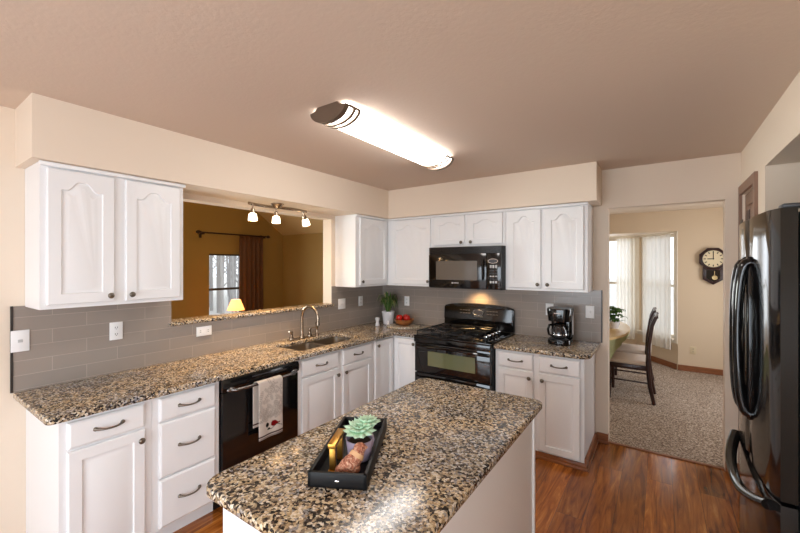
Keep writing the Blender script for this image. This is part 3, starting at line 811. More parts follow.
# oven doors
b = B(); box(b, x0+0.004, x1-0.004, -0.69, -0.648, 0.555, 0.842, 0.006); od = build('oven_door', b, M['glassblk'], t)
b = B(); box(b, 1.075, 1.565, -0.692, -0.689, 0.628, 0.768, 0.0012, 1); build('oven_window', b, M['ovenwin'], od)
def range_handle(z, par):
    b = B(); pts = []; rr = []
    for k in range(17):
        s = -1+2*k/16; pts.append((1.327+s*0.36, -0.70-0.042*(1-abs(s)**5), z-0.012+0.018*(1-s*s))); rr.append(0.0135)
    tube(b, pts, rr, 10)
    for s in (-1, 1): box(b, 1.327+s*0.36-0.016, 1.327+s*0.36+0.016, -0.71, -0.688, z-0.026, z+0.004, 0.006)
    return build('oven_handle', b, M['black'], par)
range_handle(0.818, od)
b = B(); box(b, x0+0.004, x1-0.004, -0.69, -0.648, 0.13, 0.546, 0.006); od2 = build('oven_door', b, M['glassblk'], t)
range_handle(0.515, od2)

# ---------------------------------------------------------------- microwave
t = thing('microwave', 'black over the range microwave under the short cabinet', 'microwave', (1.31, -0.2, 1.363))
x0, x1 = 0.915, 1.703; z0, z1 = 1.363, 1.788
b = B(); box(b, x0, x1, -0.372, -0.0015, z0, z1, 0.004); build('body', b, M['blackm'], t)
b = B()
for k in range(5): box(b, x0+0.004, x1-0.004, -0.402, -0.373, 1.722+k*0.0128, 1.731+k*0.0128, 0.0015)
box(b, x0+0.004, x1-0.004, -0.39, -0.373, 1.718, z1-0.002); build('vent_grille', b, M['blackm'], t)
b = B(); box(b, x0+0.003, 1.555, -0.402, -0.373, z0+0.01, 1.716, 0.004); dr = build('door', b, M['black'], t)
b = B(); box(b, 1.005, 1.462, -0.4035, -0.401, 1.452, 1.645, 0.001, 1); build('door_window', b, M['mwwin'], dr)
b = B()
pts = [(1.522, -0.40, 1.465), (1.528, -0.424, 1.49), (1.528, -0.43, 1.56), (1.528, -0.424, 1.63), (1.522, -0.40, 1.655)]
tube(b, pts, [0.012, 0.011, 0.010, 0.011, 0.012], 10); build('door_handle', b, M['black'], dr)
b = B()
ball(b, (1.195, -0.4035, 1.422), 0.010, 1, 0.15, 0.8)
for k in range(4): box(b, 1.210+k*0.014, 1.220+k*0.014, -0.4045, -0.402, 1.418, 1.427)
build('maker_mark', b, M['grey'], dr)
b = B(); box(b, 1.558, x1-0.003, -0.402, -0.373, z0+0.01, 1.716, 0.004); cp = build('control_panel', b, M['black'], t)
b = oval_ring(1.622, -0.4035, 1.640, 0.047, 0.021, 0.0035); build('display_ring', b, M['chrome'], cp)
b = B()
lathe(b, [(0, 0), (1, 0), (1, 1), (0, 1)], 28, T(1.622, -0.4015, 1.640) @ Matrix.Diagonal((0.042, 1, 0.018, 1)) @ R(PI/2, 'X') @ Matrix.Diagonal((1, 1, 0.002, 1)))
build('display', b, M['darkgrey'], cp)
for r_, (zz, hh, mm) in enumerate(((1.588, 0.030, 'grey'), (1.552, 0.010, 'darkgrey'), (1.522, 0.012, 'darkgrey'), (1.495, 0.012, 'grey'), (1.468, 0.012, 'darkgrey'), (1.440, 0.022, 'grey'))):
    b = B()
    for k in range(3): box(b, 1.590+k*0.027, 1.608+k*0.027, -0.4035, -0.401, zz-hh/2, zz+hh/2, 0.0012, 1)
    build('key_row', b, M[mm], cp)
b = B(); box(b, 1.27, 1.40, -0.20, -0.10, z0-0.004, z0-0.0002); build('cooktop_lamp', b, M['hoodglow'], t)
d = bpy.data.lights.new('cooktop_light', 'SPOT'); d.energy = HOOD_W*3.2; d.color = (1.0, 0.60, 0.24); d.shadow_soft_size = 0.06; d.spot_size = math.radians(125); d.spot_blend = 1.0
o = bpy.data.objects.new('cooktop_light', d); C.objects.link(o); o.location = (1.335, -0.13, z0-0.012); o.rotation_euler = (math.radians(18), 0, 0)

# ---------------------------------------------------------------- fridge
t = thing('refrigerator', 'black refrigerator with two upper doors in the wall alcove', 'refrigerator', (3.7, -1.37, 0))
FY0, FY1 = -1.775, -0.905; FX = 3.305
b = B(); box(b, 3.372, 4.10, FY0+0.004, FY1-0.004, 0.03, 1.81, 0.006); box(b, 3.42, 4.05, FY0+0.03, FY1-0.03, 0, 0.03); build('body', b, mat('fridge_side', srgb(20, 20, 25), 0.28), t)
def bowed(y0, y1, z0, z1):
    b = B(); n = 10; poly = []
    for k in range(n+1):
        y = y0+(y1-y0)*k/n; s = (y-(FY0+FY1)/2)/((FY1-FY0)/2)
        e = min(y-y0, y1-y)
        rd = 0.012*max(0, 1-e/0.012)
        poly.append((FX-0.022*(1-s*s)+rd, y))
    poly += [(3.366, y1), (3.366, y0)]
    prism(b, poly, z0, z1, 0.006); return b
ym = (FY0+FY1)/2
ld = build('door', bowed(ym+0.002, FY1, 0.668, 1.826), M['black'], t, 40); rd = build('door', bowed(FY0, ym-0.002, 0.668, 1.826), M['black'], t, 40)
fz = build('freezer_drawer', bowed(FY0, FY1, 0.06, 0.655), M['black'], t, 40)
def fr_handle(y, par):
    b = B(); pts = []
    zc, hz = 1.25, 0.362
    for k in range(21):
        a = -PI/2+PI*k/20; pts.append((FX-0.022-0.046*math.cos(a)**0.7, y, zc+hz*math.sin(a)))
    tube(b, pts, [0.023+0.010*abs(k-10)/10 for k in range(21)], 12, flat=0.75)
    box(b, FX-0.036, FX-0.010, y-0.021, y+0.021, zc-hz-0.03, zc+hz+0.03, 0.011)
    return build('handle', b, M['black'], par, 50)
fr_handle(ym+0.055, ld); fr_handle(ym-0.055, rd)
b = B(); pts = []
for k in range(21):
    s = -1+2*k/20; pts.append((FX-0.015-0.056*(1-abs(s)**2.5), ym+s*0.40, 0.63-0.085*(1-s*s)))
tube(b, pts, [0.021+0.006*abs(k-10)/10 for k in range(21)], 12, flat=0.75); build('handle', b, M['black'], fz, 50)
for y in (FY0+0.045, FY1-0.045):
    b = B(); box(b, 3.325, 3.45, y-0.035, y+0.035, 1.8265, 1.843, 0.006); build('hinge_cover', b, M['darkgrey'], t)

# ---------------------------------------------------------------- ceiling light
t = thing('ceiling_light', 'long bright fluorescent ceiling fixture with bronze end caps', 'light', (1.46, -1.77, 2.37))
def arc_profile(w, h, n=16, inset=0.0):
    pts = []
    for k in range(n+1):
        a = PI*k/n; pts.append((math.cos(a)*w/2, -math.sin(a)*h-0.018))
    return pts
FXL = lambda a, c, z: (1.46+a, z, H+c)
b = B(); prism(b, [(0.118, -0.001)]+arc_profile(0.25, 0.062)+[(-0.118, -0.001)], -2.375, -1.195, F=FXL)
build('diffuser', b, M['fluo'], t, 40)
for (ya, yb, s) in ((-2.408, -2.376, -1), (-1.194, -1.162, 1)):
    b = B(); prism(b, [(0.075, 0.0), (0.09, -0.016), (0.130, -0.024)]+[(x*1.0, z*1.08) for x, z in arc_profile(0.262, 0.068)]+[(-0.130, -0.024), (-0.09, -0.016), (-0.075, 0.0)], ya, yb, F=FXL)
    ec = build('end_cap', b, M['fixbronze'], t, 40)
    for off in (0.045, 0.085):
        yy = (yb+off) if s < 0 else (ya-off)
        bb = B(); pr = [(x*1.035, z*1.06) for x, z in arc_profile(0.25, 0.062)]
        [tube(bb, [(1.46+x, yy+dd, H+z) for x, z in pr], 0.006, 6) for dd in (-0.005, 0.0, 0.005)]; build('band', bb, M['fixbronze'], ec, 40)
    for sx in (-1, 1):
        bb = B()
        yy = sorted(((yb if s < 0 else ya), (yb+0.09 if s < 0 else ya-0.09)))
        box(bb, 1.46+sx*0.129-0.006, 1.46+sx*0.129+0.006, yy[0], yy[1], H-0.030, H-0.016, 0.002)
        build('side_rail', bb, M['fixbronze'], ec)

# ---------------------------------------------------------------- track light under the soffit
t = thing('track_light', 'three lamp track light under the soffit above the sink', 'light', (0.15, -1.72, 2.05))
b = B(); lathe(b, [(0.055, 2.1395), (0.055, 2.132), (0.045, 2.122), (0.02, 2.098), (0.0, 2.098)], 22, T(0.165, -1.74, 0)); build('canopy', b, M['nickel'], t)
b = B(); pts = []
for k in range(17):
    s = -1+2*k/16; pts.append((0.165+0.025*math.sin(s*PI), -1.715+s*0.305, 2.108))
tube(b, pts, 0.009, 8, flat=1.4); build('bar', b, M['nickel'], t)
for (x, y, tx, ty) in ((0.17, -1.985, 0, 0.0), (0.17, -1.755, 0, 0), (0.165, -1.45, 0.15, -0.45)):
    mt = T(x, y, 2.108) @ R(-ty, 'X') @ R(tx, 'Y')
    b = B(); lathe(b, [(0.007, 0), (0.007, -0.035), (0.016, -0.045), (0.019, -0.075), (0.016, -0.078)], 14, mt); hd = build('lamp_holder', b, M['nickel'], t)
    b = B(); lathe(b, [(0.018, -0.079), (0.029, -0.085), (0.032, -0.10), (0.036, -0.14), (0.033, -0.14), (0.029, -0.10), (0.016, -0.085)], 20, mt); build('lamp_shade', b, M['shadeglow'], hd)
    pl = bpy.data.lights.new('track_lamp_light', 'SPOT'); pl.energy = TRACK_W*(6 if ty == 0 else 0.8); pl.color = (1.0, 0.66, 0.34); pl.shadow_soft_size = 0.03; pl.spot_size = math.radians(105); pl.spot_blend = 1.0
    po = bpy.data.objects.new('track_lamp_light', pl); C.objects.link(po); po.location = mt @ Vector((0, 0, -0.15)); po.rotation_euler = (-ty, tx, 0)
    pl = bpy.data.lights.new('track_lamp_glow', 'POINT'); pl.energy = TRACK_W*0.22; pl.color = (1.0, 0.64, 0.32); pl.shadow_soft_size = 0.03
    po = bpy.data.objects.new('track_lamp_glow', pl); C.objects.link(po); po.location = mt @ Vector((0.0, 0, -0.115))

# ---------------------------------------------------------------- outlets and switches
def plate(label, cat, F, u, w, kind, n=0.0095, wd=0.072, ht=0.115, m='plate', name='outlet'):
    t = thing(name, label, cat, F(u, n, w-ht/2))
    b = B(); box(b, u-wd/2, u+wd/2, n, n+0.006, w-ht/2, w+ht/2, 0.0025, F=F); build('cover_plate', b, M[m], t)
    if kind == 'duplex':
        for dz in (-0.021, 0.021):
            b = B(); box(b, u-0.016, u+0.016, n+0.0055, n+0.0075, w+dz-0.014, w+dz+0.014, 0.001, 1, F=F); s = build('socket', b, M[m], t)
            b = B()
            for du in (-0.006, 0.006): box(b, u+du-0.0015, u+du+0.0015, n+0.0074, n+0.0079, w+dz-0.003, w+dz+0.007, F=F)
            box(b, u-0.002, u+0.002, n+0.0074, n+0.0079, w+dz-0.010, w+dz-0.006, F=F); build('slot', b, M['slot'], s)
    elif kind == 'wide':
        for du in (-0.03, 0.03):
            b = B(); box(b, u+du-0.016, u+du+0.016, n+0.0055, n+0.0075, w-0.016, w+0.016, 0.001, 1, F=F); s = build('socket', b, M[m], t)
            b = B()
            for dz in (-0.006, 0.006): box(b, u+du-0.006, u+du+0.005, n+0.0074, n+0.0079, w+dz-0.0015, w+dz+0.0015, F=F)
            build('slot', b, M['slot'], s)
    elif kind == 'jack':
        b = B(); box(b, u-0.010, u+0.010, n+0.0055, n+0.009, w-0.008, w+0.008, 0.001, 1, F=F); build('jack', b, M['grey'], t)
    elif kind == 'switch':
        b = B(); box(b, u-0.006, u+0.006, n+0.0055, n+0.016, w-0.008, w+0.012, 0.002, F=F); build('toggle', b, M[m], t)
    elif kind == 'double':
        for du in (-0.023, 0.023):
            b = B(); box(b, u+du-0.005, u+du+0.005, n+0.0055, n+0.016, w-0.008, w+0.012, 0.002, F=F); build('toggle', b, M[m], t)
    return t
plate('square white phone jack plate at the left end of the tile', 'wall plate', FL, -3.325, 1.18, 'jack', wd=0.075, ht=0.118, name='phone_jack')
plate('white wall outlet below the left double door cabinet', 'outlet', FL, -2.878, 1.172, 'duplex')
plate('white sideways outlet under the pass-through ledge', 'outlet', FL, -2.303, 1.089, 'wide', wd=0.118, ht=0.072)
plate('white double light switch right of the pass-through', 'switch', FL, -0.765, 1.172, 'double', wd=0.115, name='light_switch')
plate('white outlet on the side wall above the white shaker', 'outlet', FL, -0.445, 1.178, 'duplex')
plate('white outlet on the tile above the fruit bowl', 'outlet', FB, 0.382, 1.165, 'duplex')
plate('white outlet half hidden behind the coffee maker', 'outlet', FB, 2.045, 1.172, 'duplex')
plate('white single switch on the tile right of the coffee maker', 'switch', FB, 2.398, 1.172, 'switch', name='light_switch')
plate('almond outlet low on the dining room wall', 'outlet', lambda u, n, w: (u, 3.3-n, w), 3.333, 0.325, 'duplex', n=0.0005, m='beigeplate')

# ---------------------------------------------------------------- things on the counters
# coffee maker
t = thing('coffee_maker', 'black drip coffee maker with glass carafe on the right counter', 'coffee maker', (2.19, -0.24, 0.90), 0, local=True)
def rrect(w, d, r, n=5, cx=0, cy=0):
    pts = []
    for (sx, sy, a0) in ((1, -1, -PI/2), (1, 1, 0), (-1, 1, PI/2), (-1, -1, PI)):
        for k in range(n+1):
            a = a0+k*PI/2/n; pts.append((cx+sx*(w/2-r)+r*math.cos(a), cy+sy*(d/2-r)+r*math.sin(a)))
    return pts
b = B(); prism(b, rrect(0.185, 0.235, 0.06), 0.0, 0.045, 0.008); build('base', b, M['black'], t)
b = B(); lathe(b, [(0.066, 0.0455), (0.066, 0.049), (0.0, 0.049)], 24, T(0, -0.04, 0)); build('hot_plate', b, M['darkgrey'], t)
b = B(); prism(b, rrect(0.18, 0.085, 0.03, cy=0.072), 0.046, 0.235, 0.006); build('column', b, M['black'], t)
b = B(); tt = bmesh.new(); lo = rrect(0.18, 0.225, 0.06); hi = rrect(0.205, 0.235, 0.065)
A = [tt.verts.new((x, y, 0.205)) for x, y in lo]; D = [tt.verts.new((x, y, 0.30)) for x, y in hi]; E_ = [tt.verts.new((x*0.97, y*0.97, 0.318)) for x, y in hi]
for P_, Q_ in ((A, D), (D, E_)):
    for k in range(len(A)): tt.faces.new((P_[k], P_[(k+1) % len(A)], Q_[(k+1) % len(A)], Q_[k]))
tt.faces.new(A); tt.faces.new(E_); merge(b, tt); tp_ = build('reservoir', b, M['black'], t)
b = B()
for k in range(4): box(b, -0.03+k*0.015, -0.018+k*0.015, -0.1185, -0.113, 0.272, 0.284, 0.001, 1)
build('maker_mark', b, M['grey'], tp_)
b = B(); box(b, 0.088, 0.096, 0.045, 0.085, 0.075, 0.29, 0.003); build('water_gauge', b, M['grey'], t)
b = B(); lathe(b, [(0.045, 0.0495), (0.060, 0.058), (0.066, 0.09), (0.060, 0.125), (0.042, 0.155), (0.040, 0.165)], 26, T(0, -0.04, 0)); cf = build('carafe', b, M['carafe'], t)
b = B(); lathe(b, [(0.043, 0.160), (0.045, 0.164), (0.045, 0.178), (0.02, 0.186), (0, 0.187)], 24, T(0, -0.04, 0)); build('carafe_lid', b, M['black'], cf)
b = B(); tube(b, [(-0.040, -0.06, 0.172), (-0.075, -0.085, 0.168), (-0.086, -0.092, 0.13), (-0.078, -0.085, 0.085), (-0.062, -0.068, 0.075)], [0.010, 0.011, 0.010, 0.010, 0.008], 10); build('carafe_handle', b, M['black'], cf)
b = B(); lathe(b, [(0.0605, 0.082), (0.0665, 0.084), (0.0672, 0.09), (0.0655, 0.094), (0.0605, 0.094)], 26, T(0, -0.04, 0)); build('carafe_band', b, M['chrome'], cf)

# leaf blade helper
def blade(b, base, yaw, length, width, rise, droop, n=7, mi=None, thick=0.0016, arc=0.625):
    t = bmesh.new(); L_, R_ = [], []
    dx, dy = math.cos(yaw), math.sin(yaw); px, py = -dy, dx
    for k in range(n+1):
        s = k/n
        r_ = length*s*(0.75+0.25*(1-s)); z = rise*math.sin(s*arc*PI)-droop*s*s
        w = width*math.sin(PI*min(1, (s*0.92+0.08)))**0.7*0.5
        c = Vector(base)+Vector((dx*r_, dy*r_, z))
        L_.append(t.verts.new(c+Vector((px*w, py*w, 0.15*w)))); R_.append(t.verts.new(c-Vector((px*w, py*w, -0.15*w))))
    for k in range(n): t.faces.new((L_[k], L_[k+1], R_[k+1], R_[k]))
    r = bmesh.ops.solidify(t, geom=t.faces[:], thickness=thick)
    merge(b, t, mi=mi)
# spider plant
t = thing('potted_plant', 'variegated green plant in a white pot in the counter corner', 'plant', (0.262, -0.235, 0.90))
b = B(); lathe(b, [(0.0, 0.9003), (0.052, 0.9003), (0.058, 0.906), (0.074, 1.035), (0.078, 1.04), (0.078, 1.055), (0.070, 1.055), (0.066, 1.03), (0.0, 1.03)], 26, T(0.262, -0.235, 0)); build('pot', b, M['ceramic'], t)
b = B(); lathe(b, [(0, 1.0305), (0.0655, 1.0305), (0.06, 1.04), (0, 1.046)], 20, T(0.262, -0.235, 0)); build('soil', b, M['soil'], t)
b = B(); rn = random.Random(11)
for k in range(120):
    a = rn.random()*2*PI; inner = k % 4 == 0
    l = 0.03+rn.random()*0.05 if inner else 0.09+rn.random()*0.085
    blade(b, (0.262+0.02*math.cos(a), -0.235+0.02*math.sin(a), 1.04), a, l, 0.010+rn.random()*0.005, (0.19 if inner else 0.13)+rn.random()*0.09, rn.random()*0.06, n=9, mi=rn.choice((0, 0, 1)), arc=0.55 if inner else 0.78)
build('foliage', b, [M['leaf'], M['leaf2']], t, 60)
b = B(); lathe(b, [(0, 0), (0.024, 0), (0.026, 0.006), (0.018, 0.04), (0.019, 0.055), (0.027, 0.075), (0.026, 0.09), (0.015, 0.097), (0, 0.098)], 20, T(0.232, -0.405, 0.9003))
tag(build('shaker', b, M['ceramic']), 'tall waisted white shaker left of the plant pot', 'shaker')
b = B(); lathe(b, [(0, 0), (0.020, 0), (0.022, 0.005), (0.017, 0.03), (0.020, 0.05), (0.018, 0.062), (0, 0.066)], 20, T(0.335, -0.335, 0.9003))
tag(build('shaker', b, M['ceramic']), 'small white shaker standing in front of the plant pot', 'shaker')
# board, bowl, apples
b = B(); prism(b, [(0.52+0.19*math.cos(2*PI*k/40)*math.cos(0.5)-0.15*math.sin(2*PI*k/40)*math.sin(0.5), -0.295+0.19*math.cos(2*PI*k/40)*math.sin(0.5)+0.15*math.sin(2*PI*k/40)*math.cos(0.5)) for k in range(40)], 0.9003, 0.918, 0.004)
tag(build('serving_board', b, M['granite2']), 'flat oval speckled stone board under the fruit bowl', 'board')
BX, BY = 0.515, -0.275
b = B(); lathe(b, [(0, 0.9183), (0.06, 0.9183), (0.085, 0.930), (0.109, 0.968), (0.112, 0.985), (0.107, 0.985), (0.085, 0.962), (0.055, 0.956), (0, 0.955)], 30, T(BX, BY, 0))
tag(build('fruit_bowl', b, M['bowlwood']), 'brown wooden bowl of red apples on the counter', 'bowl')
def apple(x, y, z, r, label):
    t = thing('apple', label, 'apple', (x, y, z), 0, 'apples in the wooden bowl', local=True)
    b = B(); lathe(b, [(0, 0.12*r), (0.3*r, 0.02*r), (0.62*r, 0.12*r), (0.92*r, 0.55*r), (r, 1.05*r), (0.9*r, 1.5*r), (0.6*r, 1.8*r), (0.3*r, 1.84*r), (0.1*r, 1.7*r), (0, 1.66*r)], 20); build('flesh', b, M['apple'], t)
    b = B(); tube(b, [(0, 0, 1.66*r), (0.004, 0, 1.85*r), (0.010, 0, 2.05*r)], 0.0018, 6); build('stem', b, M['stem'], t)
apple(BX-0.046, BY-0.022, 0.9590, 0.040, 'red apple at the left in the wooden bowl')
apple(BX+0.046, BY-0.008, 0.9590, 0.040, 'red apple at the right in the wooden bowl')
apple(BX-0.004, BY+0.050, 0.9590, 0.040, 'red apple at the back of the wooden bowl')

# ---------------------------------------------------------------- tray on the island
TA = math.radians(28.5)
t = thing('serving_tray', 'black wooden tray with a gold handle on the island', 'tray', (1.993, -2.795, 0.9003), TA, local=True)
TW, TL, TH = 0.19, 0.44, 0.048
b = B(); box(b, -TW/2, TW/2, -TL/2, TL/2, 0, 0.010, 0.002)
box(b, -TW/2, -TW/2+0.012, -TL/2, TL/2, 0.0, TH, 0.002); box(b, TW/2-0.012, TW/2, -TL/2, TL/2, 0.0, TH, 0.002)
box(b, -TW/2, TW/2, -TL/2, -TL/2+0.012, 0.0, TH, 0.002); box(b, -TW/2, TW/2, TL/2-0.012, TL/2, 0.0, TH, 0.002)
build('body', b, M['traybl'], t)
b = B(); ball(b, (0, -TL/2-0.001, TH*0.5), 0.006, 1.3, 0.3, 0.6); build('front_pin', b, M['chrome'], t)
b = B(); hx = -0.034
box(b, hx-0.010, hx+0.010, -0.158, -0.138, 0.0102, 0.100, 0.003); box(b, hx-0.010, hx+0.010, -0.066, -0.046, 0.0102, 0.100, 0.003)
box(b, hx-0.014, hx+0.014, -0.165, -0.038, 0.094, 0.112, 0.005); box(b, hx-0.014, hx+0.014, -0.163, -0.133, 0.0102, 0.022, 0.003)
build('handle', b, M['gold'], t)
def tl(x, y, z=0.0):
    return (1.993+x*math.cos(TA)-y*math.sin(TA), -2.795+x*math.sin(TA)+y*math.cos(TA), 0.9003+z)
# succulent in lavender pot
t = thing('succulent', 'pale green succulent in a lavender cup on the black tray', 'plant', tl(0.034, -0.045, 0.0103), TA, local=True)
b = B(); lathe(b, [(0, 0), (0.036, 0), (0.041, 0.005), (0.047, 0.06), (0.050, 0.072), (0.046, 0.072), (0.043, 0.058), (0, 0.058)], 26); pt = build('cup', b, M['lav'], t)
b = B(); ca, sa = math.cos(1.0), math.sin(1.0)
tube(b, [(r_*ca, r_*sa, z_) for r_, z_ in ((0.046, 0.062), (0.066, 0.060), (0.072, 0.04), (0.064, 0.02), (0.042, 0.016))], 0.0045, 8); build('cup_handle', b, M['lav'], pt)
b = B(); lathe(b, [(0, 0.0585), (0.043, 0.0585), (0.035, 0.066), (0, 0.07)], 20); build('soil', b, M['soil'], t)
def rosette(b, c, R0, tilt):
    rn = random.Random(int(R0*1000))
    for ring, (n, el, f) in enumerate(((11, 0.18, 1.0), (10, 0.55, 0.86), (7, 0.92, 0.64), (5, 1.22, 0.42))):
        for k in range(n):
            a = 2*PI*(k+0.5*(ring % 2))/n+rn.uniform(-.12, .12)
            d = Vector((math.cos(a)*math.cos(el), math.sin(a)*math.cos(el), math.sin(el)))
            L_ = R0*f
            tt = bmesh.new(); bmesh.ops.create_uvsphere(tt, u_segments=10, v_segments=8, radius=0.5)
            for v in tt.verts:
                zz = v.co.z+0.5
                w = (0.55+0.75*zz) if zz < 0.7 else (1.08*(1-zz)/0.3+0.0)
                v.co.x *= 0.31*w*1.35; v.co.y *= 0.16*w*1.2; v.co.z = zz
            rot = d.to_track_quat('Z', 'Y').to_matrix().to_4x4()
            merge(b, tt, T(*c) @ tilt @ rot @ Matrix.Diagonal((L_, L_, L_, 1)))
b = B(); rosette(b, (-0.001, 0.006, 0.092), 0.066, R(0.15, 'X')); ro = build('rosette', b, M['succ'], t, 60)
b = B(); rosette(b, (0.022, 0.034, 0.110), 0.052, R(-0.1, 'X')); build('rosette', b, M['succ'], t, 60)
b = B(); tube(b, [(0, 0, 0.066), (-0.008, -0.002, 0.085)], 0.006, 6); tube(b, [(0.008, 0.012, 0.066), (0.020, 0.03, 0.105)], 0.005, 6); build('stem', b, M['stem'], t)
# rust brown ornament leaning in the near end of the tray
t = thing('bird_ornament', 'rust brown textured ornament leaning on the lavender cup', 'ornament', tl(0.008, -0.134, 0.0103), TA, local=True)
b = B()
cs = [(-0.010, -0.030, 0.019, 0.018), (0.004, -0.026, 0.026, 0.026), (0.020, -0.018, 0.034, 0.029), (0.032, -0.006, 0.048, 0.025), (0.040, 0.004, 0.062, 0.021), (0.044, 0.010, 0.074, 0.018)]
tube(b, [c[:3] for c in cs], [c[3] for c in cs], 16)
ball(b, cs[-1][:3], 0.020, 1.05, 1, 0.9); ball(b, cs[0][:3], 0.018, 1.1, 1, 0.95)
ball(b, (0.022, -0.022, 0.022), 0.026, 1.2, 0.9, 0.84)
ob = build('body', b, M['rust'], t, 60)
b = B(); tube(b, [(0.0335, -0.004, 0.050), (0.0395, 0.003, 0.061)], [0.0262, 0.0232], 16); build('collar', b, mat('tan_collar', srgb(222, 176, 132), 0.6), t, 60)
b = B(); lathe(b, [(0.009, 0), (0.005, 0.007), (0, 0.012)], 10, T(0.060, 0.012, 0.076) @ R(PI/2, 'Y')); build('beak', b, M['rust'], t)

# ---------------------------------------------------------------- living room things seen through the pass-through
t = thing('curtain_rod', 'dark curtain rod above the living room window', 'curtain rod', (-3.55, 0.2, 2.16))
b = B(); tube(b, [(-3.53, -0.52, 2.168), (-3.53, 0.84, 2.168)], 0.014, 10); build('rod', b, M['wooddk'], t)
for y in (-0.53, 0.85):
    b = B(); ball(b, (-3.53, y, 2.168), 0.032, 1, 1.4, 1); build('finial', b, M['wooddk'], t)
for y in (-0.44, 0.77):
    b = B(); box(b, -3.65, -3.52, y-0.012, y+0.012, 2.135, 2.160, 0.003); box(b, -3.65, -3.635, y-0.02, y+0.02, 2.08, 2.20, 0.003); build('bracket', b, M['wooddk'], t)
def curtain_mesh(P0, P1, z0, z1, amp, waves, nrm, flare=0.0, n=90, taper=0.0, seed=1):
    b = B(); t = bmesh.new(); rn = random.Random(seed); ph = [rn.random()*6 for _ in range(3)]
    P0 = Vector(P0); P1 = Vector(P1); nv = 16; g = []
    for j in range(nv+1):
        s = j/nv; row = []
        for i in range(n+1):
            f = i/n; ff = 0.5+(f-0.5)*(1+flare*s)
            p = P0.lerp(P1, ff)
            w = math.sin(f*waves*2*PI+ph[0])+0.4*math.sin(f*waves*4.3*PI+ph[1])+0.3*math.sin(f*5+s*2+ph[2])
            row.append(t.verts.new((p.x+nrm[0]*amp*w*(0.7+0.3*s), p.y+nrm[1]*amp*w*(0.7+0.3*s), z1+(z0-z1)*s)))
        g.append(row)
    for j in range(nv):
        for i in range(n): t.faces.new((g[j][i], g[j][i+1], g[j+1][i+1], g[j+1][i]))
    merge(b, t); return b
b = curtain_mesh((-3.52, 0.22, 0), (-3.52, 0.72, 0), 0.02, 2.153, 0.024, 5, (1, 0), 0.06)
o = tag(build('drape', b, M['drape'], smooth=60), 'dark brown drape hanging at the living room window', 'curtain')
md = o.modifiers.new('s', 'SOLIDIFY'); md.thickness = 0.003
LX, LY = -3.05, -0.14
t = thing('end_table', 'small dark side table under the living room lamp', 'table', (LX, LY, 0))
b = B(); box(b, LX-0.25, LX+0.25, LY-0.25, LY+0.25, 0.48, 0.51, 0.005); build('tabletop', b, M['wooddk'], t)
for sx in (-1, 1):
    for sy in (-1, 1):
        b = B(); box(b, LX+sx*0.22-0.02, LX+sx*0.22+0.02, LY+sy*0.22-0.02, LY+sy*0.22+0.02, 0, 0.48); build('leg', b, M['wooddk'], t)
t = thing('table_lamp', 'small table lamp with a glowing pleated shade beyond the ledge', 'lamp', (LX, LY, 0.51))
b = B(); lathe(b, [(0, 0.5103), (0.07, 0.5103), (0.075, 0.52), (0.03, 0.54), (0.045, 0.62), (0.05, 0.68), (0.02, 0.76), (0.012, 0.80), (0.012, 0.86)], 20, T(LX, LY, 0)); build('base', b, M['fixbronze'], t)
b = B(); tt = bmesh.new(); r1, r2 = [], []; n = 60
for k in range(n):
    a = 2*PI*k/n; e = 1+0.025*(1 if k % 2 else -1)
    r1.append(tt.verts.new((LX+0.137*e*math.cos(a), LY+0.137*e*math.sin(a), 0.835))); r2.append(tt.verts.new((LX+0.068*e*math.cos(a), LY+0.068*e*math.sin(a), 1.015)))
for k in range(n): tt.faces.new((r1[k], r1[(k+1) % n], r2[(k+1) % n], r2[k]))
bmesh.ops.solidify(tt, geom=tt.faces[:], thickness=0.003); merge(b, tt)
for s_ in range(3): tube(b, [(LX, LY, 0.86), (LX+0.068*math.cos(s_*2.1), LY+0.068*math.sin(s_*2.1), 1.005)], 0.002, 5)
build('lamp_shade', b, M['lampglow'], t)
pl = bpy.data.lights.new('table_lamp_light', 'POINT'); pl.energy = 6; pl.color = (1.0, 0.66, 0.34); pl.shadow_soft_size = 0.04
po = bpy.data.objects.new('table_lamp_light', pl); C.objects.link(po); po.location = (LX, LY, 0.93)

# ---------------------------------------------------------------- dining room
# clock
CX, CZ = 3.562, 1.695; FC = lambda a, c, z: (CX+a, 3.3-z, CZ+c)
t = thing('wall_clock', 'dark octagonal pendulum clock on the dining room wall', 'clock', (CX, 3.3, 1.31))
b = B(); prism(b, [(0.172*math.cos(PI/8+k*PI/4)*1.0, 0.172*math.sin(PI/8+k*PI/4)) for k in range(8)], 0.0005, 0.06, 0.008, F=FC); build('case', b, M['wooddk'], t)
b = B(); prism(b, [(-0.118, -0.10), (0.118, -0.10), (0.118, -0.30), (0.0, -0.378), (-0.118, -0.30)], 0.0005, 0.05, 0.006, F=FC); cs_ = build('pendulum_case', b, M['wooddk'], t)
b = B(); prism(b, [(-0.078, -0.165), (0.078, -0.165), (0.078, -0.285), (0.0, -0.335), (-0.078, -0.285)], 0.049, 0.053, F=FC); build('pendulum_window', b, M['black'], cs_)
b = B(); lathe(b, [(0, 0), (0.125, 0), (0.125, 0.004), (0, 0.005)], 32, T(CX, 3.241, CZ) @ R(PI/2, 'X')); dl = build('dial', b, M['clockface'], t)
b = B(); tube(b, [(CX+0.128*math.cos(2*PI*k/32), 3.238, CZ+0.128*math.sin(2*PI*k/32)) for k in range(32)], 0.007, 6, closed=True); build('bezel', b, M['wooddk'], t)
b = B()
for k in range(12):
    a = k*PI/6; mt = T(CX, 3.2355, CZ) @ R(a, 'Y') @ T(0, 0, 0.098)
    box(b, -0.006, 0.006, -0.0008, 0.0008, -0.014, 0.014, mtx=mt)
build('hour_marks', b, M['blackm'], dl)
